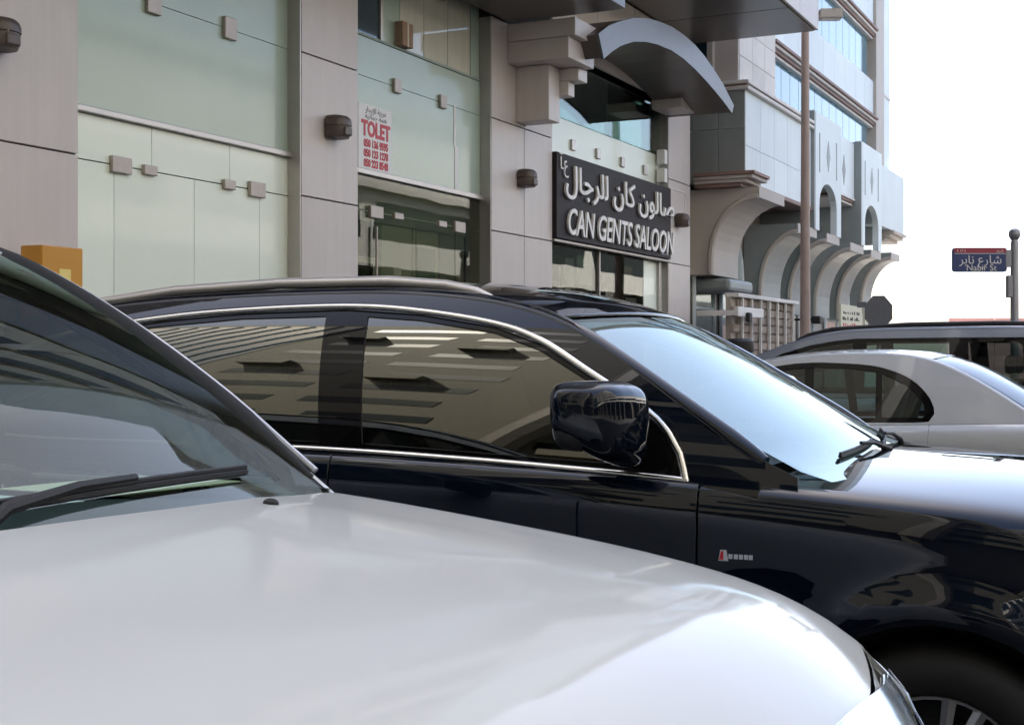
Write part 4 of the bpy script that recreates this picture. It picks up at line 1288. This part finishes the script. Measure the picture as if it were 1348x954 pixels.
# ---- black crossover
C_suv = [(1.44, 1.078), (1.34, 1.104), (1.25, 1.146), (1.043, 1.272), (.814, 1.412), (.663, 1.494), (.51, 1.548), (.30, 1.586), (.0, 1.606), (-.5, 1.603), (-1.0, 1.578), (-1.5, 1.51), (-1.85, 1.40), (-2.05, 1.22)]
dlo_suv = [(1.045, 1.083), (1.022, 1.145), (.989, 1.19), (.922, 1.25), (.75, 1.35), (.588, 1.438), (.437, 1.488), (.181, 1.529), (-.083, 1.548), (-.463, 1.541), (-.782, 1.520), (-1.15, 1.47), (-1.45, 1.38), (-1.57, 1.28), (-1.52, 1.17), (-1.2, 1.140), (-.7, 1.139), (-.09, 1.136), (.401, 1.12), (.761, 1.102)]
suv, suvb = make_car(dict(
    name='parked_car', label='black crossover with chrome window trim and roof rails behind the white car', paint='navypaint', o=(-.162, 4.856), theta=-23,
    xf=2.50, xr=-1.98, xh=1.22, xc=1.092, xhf=2.30, hoodbow=.13, hfb=.20,
    w=[(-1.98, .835), (-1.5, .895), (-.9, .932), (-.2, .951), (.4, .953), (1.0, .944), (1.4, .935), (1.7, .925), (2.0, .892), (2.3, .79), (2.55, .62)],
    ze=[(-2.1, 1.15), (-.9, 1.142), (0, 1.130), (.4, 1.117), (.76, 1.100), (1.04, 1.083), (1.25, 1.070), (1.48, 1.052), (1.87, 1.014), (2.15, .955), (2.4, .86), (2.55, .77)],
    crown=[(-2.1, .02), (-.5, .03), (.6, .045), (1.3, .058), (1.6, .065), (2.0, .08), (2.55, .10)],
    C=C_suv, tumble=.15, tq=.60, bow=[(0, .10), (.05, .10), (.35, .08), (.55, .02), (1, -.12)], roofcrown=[(0, .0), (.06, .0), (.3, .04), (.5, .055), (1, .03)],
    yinf=[(-9, .065), (.9, .065), (1.08, .058), (1.25, .048), (1.44, .042)], cx=(1.38, -1.8), xwind=1.41, xhead=.62, xroofend=-1.52, xback=-2.0, ym=.945,
    doors=[(.0, 1.089), (-.95, -.003)], axles=(1.68, -1.12), r=.345, ra=.41, rim=.225,
    crisp=True, flare=[(1.68, .345, .44, .018), (-1.12, .345, .44, .018)],
    dlo=dlo_suv, dlo_smooth=False,
    win=[dict(pts=[(.90, 1.11), (.905, 1.23), (.75, 1.335), (.588, 1.423), (.437, 1.474), (.181, 1.514), (-.002, 1.527), (.062, 1.148), (.401, 1.134), (.761, 1.117)]),
         dict(pts=[(-.150, 1.53), (-.463, 1.526), (-.80, 1.503), (-.86, 1.495), (-.90, 1.155), (-.7, 1.153), (-.085, 1.150)]),
         dict(pts=[(-.95, 1.483), (-1.15, 1.453), (-1.43, 1.365), (-1.54, 1.28), (-1.49, 1.185), (-1.2, 1.155), (-.98, 1.155)])],
    glass='tint', wind='windnavy',
    chrome=[dict(pts=[(1.047, 1.073), (1.027, 1.145), (.994, 1.195), (.926, 1.257), (.75, 1.358), (.588, 1.447), (.437, 1.497), (.181, 1.538), (-.083, 1.557), (-.463, 1.550), (-.782, 1.529), (-1.15, 1.48), (-1.45, 1.39), (-1.58, 1.28), (-1.52, 1.16)], w=.021),
            dict(pts=[(1.053, 1.076), (.761, 1.094), (.401, 1.112), (-.09, 1.128), (-.7, 1.131), (-1.2, 1.132), (-1.53, 1.155)], w=.020)],
    xdash=.58, seats=[(.05, -.36), (.05, .36), (-.8, -.36), (-.8, .36)], step=.055, edgemat='navypaint'))
for sg in (-1, 1):
    pts = []
    for x, up in ((.36, -.012), (.30, .004), (.2, .014), (0, .020), (-.4, .022), (-.8, .020), (-1.15, .012), (-1.3, -.01)):
        q = suvb.qx(x); p = Vector(suvb.T(q, .90 * sg)); p.z += up; pts.append(p)
    pp = [tuple(p) for p in pts]
    sm = [Vector((a, c, e_)) for (a, c), (_, e_) in zip(smooth_poly([(p[0], p[1]) for p in pp], .05), smooth_poly([(p[0], p[2]) for p in pp], .05))] if False else pts
    MB().tube(sm, [.010, .014, .017, .018, .018, .018, .017, .012], 10, flat=1.2).build('roof_rail', M['satin'], suv, True, 60)
# door mirrors
def door_mirror(root, x, y, z, sg, paint, sx=.085, sy=.125, sz=.088, stalk=None):
    ax = ((1, .12 * -sg, 0), (0, 1, 0), (0, 0, 1))
    def shp(p):
        k = p[1] / sy * sg; q = p[0] / sx
        f = .5 + .5 * math.tanh(1.6 * q)
        p[2] *= (1 - .14 * k) * (.86 + .14 * f)
        if p[2] < 0: p[2] *= 1 + .42 * f
        p[0] *= (1 - .18 * k) * (.80 + .2 * f)
        p[2] += .012 * k - .01 * q
        return p
    h = MB().grid(blob((x, y, z), ax, sx, sy, sz, 3.8, nu=32, nv=18, shape=shp)).build('mirror_housing', M[paint], root, True, 70)
    rows = blob((x - .012, y, z - .035), ax, sx * .93, sy * .95, sz * .62, 3.0, shape=lambda p: [p[0] if p[0] > 0 else p[0] * .6, p[1], p[2]])
    MB().grid(rows).build('mirror_base', M['plastic'], h, True, 70)
    gl = MB(); gl.prism(rrect(y - sy * .8, y + sy * .8, z - sz * .7, z + sz * .7, .03), 'x', x - sx * .58, x - sx * .56); gl.build('mirror_glass', M['chrome'], h)
    MB().tube([(x + .01, y - sg * sy * .7, z - .055), (x + .03, y - sg * sy * 1.2, z - .075), (x + .05, y - sg * (sy * 1.2 + .06), z - .085)], [.045, .035, .04], 10, flat=.7).build('mirror_stalk', M['plastic'], h, True)
    return h
for sg in (-1, 1): door_mirror(suv, .845, sg * 1.05, 1.252, sg, 'navypaint', sx=.118, sy=.13, sz=.094)
# sail panel in the front corner of the side window, fender badge, wipers
def sd_(b_, x, z, sg, lift=0.0):
    p = np.array(b_.B(x, b_.tz(x, z), sg)); p[1] += sg * lift; return Vector(p)
def badge_piece(name, rr_, m, parent, lift):
    n = len(rr_)
    return MB().add([sd_(suvb, x, z, -1, .001) for x, z in rr_] + [sd_(suvb, x, z, -1, lift) for x, z in rr_], [tuple(range(n, 2 * n))] + [(i, (i + 1) % n, n + (i + 1) % n, n + i) for i in range(n)]).build(name, M[m], parent)
bdg = badge_piece('badge', [(1.150, .880), (1.176, .880), (1.171, .908), (1.155, .908)], 'chrome', suv, .006)
badge_piece('badge_mark', [(1.152, .883), (1.163, .883), (1.163, .905), (1.157, .905)], 'badge_red', bdg, .009)
for k, x in enumerate((1.176, 1.190, 1.203, 1.216, 1.228)):
    badge_piece('badge_letter', [(x, .886), (x + .0105, .886), (x + .0105, .898), (x, .898)], 'chrome', bdg, .006)
def wiper(root, bd, q0, y0, q1, y1, lift=.012, r=.008, arm=None):
    """blade lying on the windscreen from (q0,y0) to (q1,y1) and the arm that carries it"""
    pts = []
    for k in range(13):
        t = k / 12
        p = Vector(bd.T(q0 + (q1 - q0) * t, y0 + (y1 - y0) * t)); p.z += lift; pts.append(p)
    f = MB(); f.tube(pts, r, 6)
    up = [p + Vector((0, 0, r * 1.3)) for p in pts]
    f.tube(up, [r * .7] * 13, 6)
    w_ = f.build('wiper', M['plastic'], root, True)
    if arm:
        a, c = Vector(arm), pts[6] + Vector((0, 0, .016))
        f = MB(); f.tube([a, a + (c - a) * .15 + Vector((0, 0, .02)), a + (c - a) * .6 + Vector((0, 0, .018)), c], [r * 1.8, r * 1.6, r * 1.1, r * .9], 8)
        f.lathe([(.013, -.02), (.014, .008), (.008, .014), (0, .015)], 12, Matrix.Translation(a))
        f.build('wiper_arm', M['plastic'], w_, True)
qb = suvb.qx(1.335)
wiper(suv, suvb, qb + .004, -.55, qb + .008, .10, r=.006, lift=.005, arm=tuple(Vector(suvb.T(qb - .006, .05)) - Vector((0, 0, .012))))
wiper(suv, suvb, qb + .003, .10, qb + .008, .80, r=.006, lift=.005, arm=tuple(Vector(suvb.T(qb - .006, .72)) - Vector((0, 0, .012))))

# ---- white sport utility in the foreground
C_wh = [(0.03, 1.115), (-.087, 1.205), (-.231, 1.318), (-.424, 1.445), (-.632, 1.560), (-.857, 1.652), (-1.15, 1.70), (-1.8, 1.715), (-2.5, 1.69), (-2.95, 1.60), (-3.2, 1.40), (-3.35, 1.12)]
wh, whb = make_car(dict(
    name='parked_car', label='white car with long hood and raked windscreen filling the foreground', paint='whitepaint', o=(-.812, 2.294), theta=-31,
    xf=1.48, xr=-3.3, xh=.0, xc=-.02, xhf=1.345, hoodbow=.165, hfb=.23, nfb=.34,
    w=[(-3.3, .84), (-2.0, .885), (-.6, .876), (.1, .870), (.75, .900), (1.08, .884), (1.28, .80), (1.5, .60)],
    ze=[(-3.3, 1.10), (-1.5, 1.115), (-.6, 1.125), (0, 1.118), (.45, 1.075), (.88, 1.013), (1.15, .928), (1.34, .800), (1.5, .66)],
    crown=[(-3.3, .02), (0, .030), (.3, .040), (.8, .060), (1.1, .085), (1.3, .12)],
    ridge=(crv([(-.1, .50), (.5, .46), (1.0, .40), (1.4, .34)]), .006, .035),
    C=C_wh, tumble=.26, yin=.07, bow=[(0, .10), (.35, .08), (.55, .02), (1, -.12)], roofcrown=[(0, .03), (.3, .045), (.5, .05), (1, .03)],
    cx=(.03, -3.1), xhead=-.80, xroofend=-2.75, xback=-3.2, ym=.93, thood=4.72 / 7,
    doors=[(-1.1, -.026), (-2.15, -1.106)], axles=(.60, -2.15), r=.365, ra=.42, rim=.23,
    dlo=[(-.12, 1.135), (-.30, 1.30), (-.50, 1.43), (-.75, 1.545), (-1.0, 1.61), (-1.6, 1.63), (-2.4, 1.60), (-2.8, 1.50), (-2.9, 1.2), (-2.8, 1.13), (-1.5, 1.13)],
    win=[dict(pts=[(-.32, 1.15), (-.36, 1.31), (-.53, 1.415), (-.77, 1.527), (-1.0, 1.585), (-1.02, 1.15)]),
         dict(pts=[(-1.14, 1.15), (-1.12, 1.595), (-1.6, 1.61), (-2.1, 1.60), (-2.15, 1.15)]),
         dict(pts=[(-2.25, 1.15), (-2.2, 1.59), (-2.4, 1.58), (-2.75, 1.48), (-2.84, 1.2), (-2.78, 1.15)])],
    glass='tint', wind='winddark', xdash=-.45, seats=[(-1.0, -.38), (-1.0, .38), (-1.9, .38), (-1.9, -.38)], wheelpos=(-.62, .38, 1.0), step=.055,
    edgemat='rubber', er=.034, qw=-.006, dashz=-.035))
# white outer pillar trim over the black pillar
for sg in (-1, 1):
    edge = []
    for p in whb.C:
        if -.95 <= p[0] <= .02:
            q = Vector(whb.G(p[0], p[1], sg)); q.y += sg * .010; q.z -= .004; edge.append(q)
    MB().tube(edge, .007, 8).build('pillar_trim', M['silverpaint'], wh, True)
# cowl panel in front of the windscreen
rows = []
for v in np.linspace(-.97, .97, 33):
    a = Vector(whb.T(-.006, v)); a.z -= .006
    hx = .03 + .165 * (1 - v * v) + .015
    y = v * .80
    z = whb.ze(hx) + whb.crown(hx) * (1 - v * v) - .035
    c = Vector((hx, y, z))
    rows.append([tuple(a), tuple(a * .7 + c * .3 + Vector((0, 0, -.006))), tuple(a * .35 + c * .65 + Vector((0, 0, -.012))), tuple(c)])
MB().grid(rows).build('cowl', M['plastic'], wh, True)
# corner pieces between hood, fender and pillar
for sg in (-1, 1):
    MB().add([(.01, sg * .80, 1.118), (-.10, sg * .775, 1.20), (-.02, sg * .72, 1.13), (.06, sg * .76, 1.122)], [(0, 1, 2, 3)]).build('corner_trim', M['plastic'], wh)
wiper(wh, whb, .004, -.22, .011, .62, lift=.010, r=.0075, arm=(.125, -.18, 1.140))
wiper(wh, whb, .004, -.95, .010, -.26, lift=.010, r=.0075, arm=(.08, -.93, 1.125))
# washer nozzles on the hood
for y in (.36, -.34, .0):
    if y == 0: continue
    x = .225 if y > 0 else .235
    z = whb.ze(x) + whb.crown(x) * .8
    MB().grid(blob((x, y, z + .008), ((1, 0, 0), (0, 1, 0), (0, 0, 1)), .016, .011, .009, 2.2, 14, 8)).build('washer_nozzle', M['plastic'], wh, True)
# headlamps: chrome bowl, clear lens
def lamp_pt(x, t, sg, lift=0.0):
    p = Vector(whb.B(x, t, sg)); return p + Vector((lift * .6, sg * lift * .4, lift * .5))
for sg in (-1, 1):
    surf = lambda x, t, sg=sg: whb.B(x, t, sg)
    poly = [(x, t / 7 * TS) for x, t in ((1.250, 5.72), (1.285, 6.15), (1.325, 6.82), (1.37, 6.90), (1.42, 6.7), (1.42, 6.0), (1.365, 6.2), (1.325, 6.05), (1.285, 5.80))]
    hl = panel('headlight', poly, surf, M['chrome'], wh, .03, outward=(.4, sg * .3, 1), lift=.004, skirt=.01)
    panel('lens', [((x - 1.34) * .97 + 1.34, (t - 1.83) * .97 + 1.83) for x, t in poly], surf, M['headlens'], hl, .03, outward=(.4, sg * .3, 1), lift=.012, skirt=.006)
for sg in (-1, 1): door_mirror(wh, -.40, sg * .95, 1.165, sg, 'blackgloss', sx=.075, sy=.11, sz=.075)
# papers on the dashboard
def on_car(root, x, y, z):
    return root.matrix_basis @ Vector((x, y, z))
pp_ = empty('dash_paper', (0, 0, 0)); pp_.matrix_basis = Matrix.Translation((-.812, 2.294, 0)) @ Matrix.Rotation(R(-31), 4, 'Z') @ Matrix.Translation((-.22, .22, 1.135))
tag(pp_, 'pale blue papers lying on the white car dashboard behind the wiper', 'paper')
for k, (x0, x1, y0, y1, dz) in enumerate(((-.16, .10, -.34, .0, .0), (-.16, .10, .03, .42, .004))):
    f = MB(); f.add([(x0, y0, dz + .004), (x1, y0 + .05, dz), (x1 + .02, y1, dz + .002), (x0 + .01, y1 - .04, dz + .006), (x0, y0, dz + .002), (x1, y0 + .05, dz - .002), (x1 + .02, y1, dz), (x0 + .01, y1 - .04, dz + .004)], [(0, 1, 2, 3), (7, 6, 5, 4), (0, 4, 5, 1), (1, 5, 6, 2), (2, 6, 7, 3), (3, 7, 4, 0)])
    f.build('sheet', M['paper' if k == 0 else 'curtain'], pp_)

# ---- silver saloon nose-in beside the crossover
C_sd = [(1.15, .98), (.80, 1.14), (.45, 1.285), (.2, 1.365), (-.08, 1.408), (-.41, 1.425), (-.75, 1.418), (-.95, 1.385), (-1.15, 1.31), (-1.38, 1.185), (-1.6, 1.045), (-1.72, .975)]
sed, sedb = make_car(dict(
    name='parked_car', label='silver saloon with dark framed windows parked beyond the black crossover', paint='silverpaint', o=(2.33, 10.657), theta=154.04,
    xf=2.35, xr=-2.25, xh=1.08, xc=.92, xhf=2.2, hoodbow=.2,
    w=[(-2.25, .80), (-1.8, .86), (-1, .885), (.5, .885), (1.4, .88), (1.9, .84), (2.2, .74), (2.4, .6)],
    ze=[(-2.3, .96), (-1.7, .965), (-1, .945), (-.3, .928), (.6, .915), (1.0, .91), (1.5, .87), (2.0, .79), (2.4, .66)],
    crown=[(-2.3, .05), (-1.7, .05), (-1.2, .05), (1.0, .05), (2.0, .09)],
    C=C_sd, tumble=.36, yin=.085, bow=[(0, .12), (.3, .09), (.5, .02), (.75, -.08), (1, -.14)], roofcrown=[(0, .02), (.3, .03), (.5, .035), (1, .015)],
    cx=(1.15, -1.72), xhead=.42, xroofend=-.96, xback=-1.74, ym=.90,
    doors=[(-.13, .915), (-.99, -.136)], axles=(1.45, -1.30), r=.32, ra=.37, rim=.21,
    dlo=[(.92, .93), (.62, 1.13), (.40, 1.245), (.19, 1.322), (-.08, 1.360), (-.36, 1.358), (-.63, 1.330), (-.85, 1.245), (-.985, 1.115), (-1.02, 1.01), (-.985, .955), (-.6, .94), (.2, .93)],
    win=[dict(pts=[(.78, .965), (.60, 1.095), (.40, 1.205), (.19, 1.285), (-.06, 1.325), (-.09, 1.325), (-.11, .965)]),
         dict(pts=[(-.17, .965), (-.15, 1.328), (-.36, 1.324), (-.60, 1.300), (-.62, .975)]),
         dict(pts=[(-.66, .98), (-.64, 1.285), (-.82, 1.205), (-.93, 1.10), (-.965, 1.01), (-.94, .985)])],
    glass='carglass', wind='carglass', xdash=.30, dashz=-.06, seats=[(-.25, .36), (-.25, -.36)], wheelpos=(.18, .36, .88), deck=(-1.60, -2.23), step=.07, er=.03, hood=True, dlo_smooth=True))
# ---- silver-blue estate behind it
C_wg = [(1.4, 1.06), (1.05, 1.28), (0.78, 1.42), (0.52, 1.515), (0.25, 1.605), (-0.15, 1.655), (-0.9, 1.67), (-1.6, 1.67), (-2.3, 1.64), (-2.65, 1.53), (-2.85, 1.3), (-2.95, 1.1)]
wag, wagb = make_car(dict(
    name='parked_car', label='silver blue estate car with dark roof rail behind the silver saloon', paint='greypaint', o=(3.4, 13.6), theta=154.04,
    xf=2.5, xr=-2.9, xh=1.3, xc=1.15, xhf=2.3, hoodbow=.2,
    w=[(-2.9, .84), (-2.3, .89), (-1, .90), (.5, .90), (1.4, .90), (1.9, .86), (2.3, .76), (2.5, .6)],
    ze=[(-2.9, 1.08), (-1, 1.05), (0, 1.03), (1.0, 1.02), (1.5, .98), (2.0, .92), (2.5, .76)],
    crown=[(-2.9, .03), (1.0, .05), (2.0, .09)],
    C=C_wg, tumble=.26, yin=.075, bow=[(0, .12), (.3, .09), (.5, .02), (1, -.12)], roofcrown=[(0, .02), (.3, .03), (.5, .035), (1, .02)],
    cx=(1.40, -2.8), xhead=.55, xroofend=-2.45, xback=-2.9, ym=.94,
    doors=[(-.14, 1.145), (-1.08, -.146)], axles=(1.6, -1.25), r=.35, ra=.41, rim=.23,
    dlo=[(1.05, 1.06), (.80, 1.32), (.57, 1.435), (.30, 1.515), (.07, 1.555), (-.12, 1.575), (-.98, 1.58), (-1.58, 1.58), (-2.2, 1.55), (-2.5, 1.45), (-2.55, 1.15), (-2.4, 1.09), (-.5, 1.06)],
    win=[dict(pts=[(.88, 1.09), (.76, 1.30), (.55, 1.405), (.28, 1.485), (.05, 1.527), (-.10, 1.54), (-.10, 1.09)]),
         dict(pts=[(-.22, 1.09), (-.22, 1.547), (-.97, 1.55), (-1.0, 1.10)]),
         dict(pts=[(-1.15, 1.17), (-1.13, 1.55), (-1.55, 1.55), (-1.6, 1.51), (-1.63, 1.2), (-1.58, 1.16)]),
         dict(pts=[(-1.72, 1.14), (-1.70, 1.54), (-2.15, 1.52), (-2.42, 1.43), (-2.47, 1.17), (-2.38, 1.13)])],
    glass='carglass_dark', wind='carglass', xdash=.45, dashz=-.06, seats=[(-.1, .38), (-.1, -.38), (-1.0, .38), (-1.0, -.38)], step=.08, er=.035, glassroof='blackgloss'))
for sg in (-1, 1):
    pts = []
    for x, up in ((.42, -.005), (.32, .012), (.1, .022), (-.6, .024), (-1.4, .024), (-2.1, .02), (-2.35, 0)):
        q = wagb.qx(x); p = Vector(wagb.T(q, .92 * sg)); p.z += up; pts.append(p)
    MB().tube(pts, .027, 8).build('roof_rail', M['plastic'], wag, True, 60)

for o in bpy.data.objects:
    if '_b' in o: del o['_b']
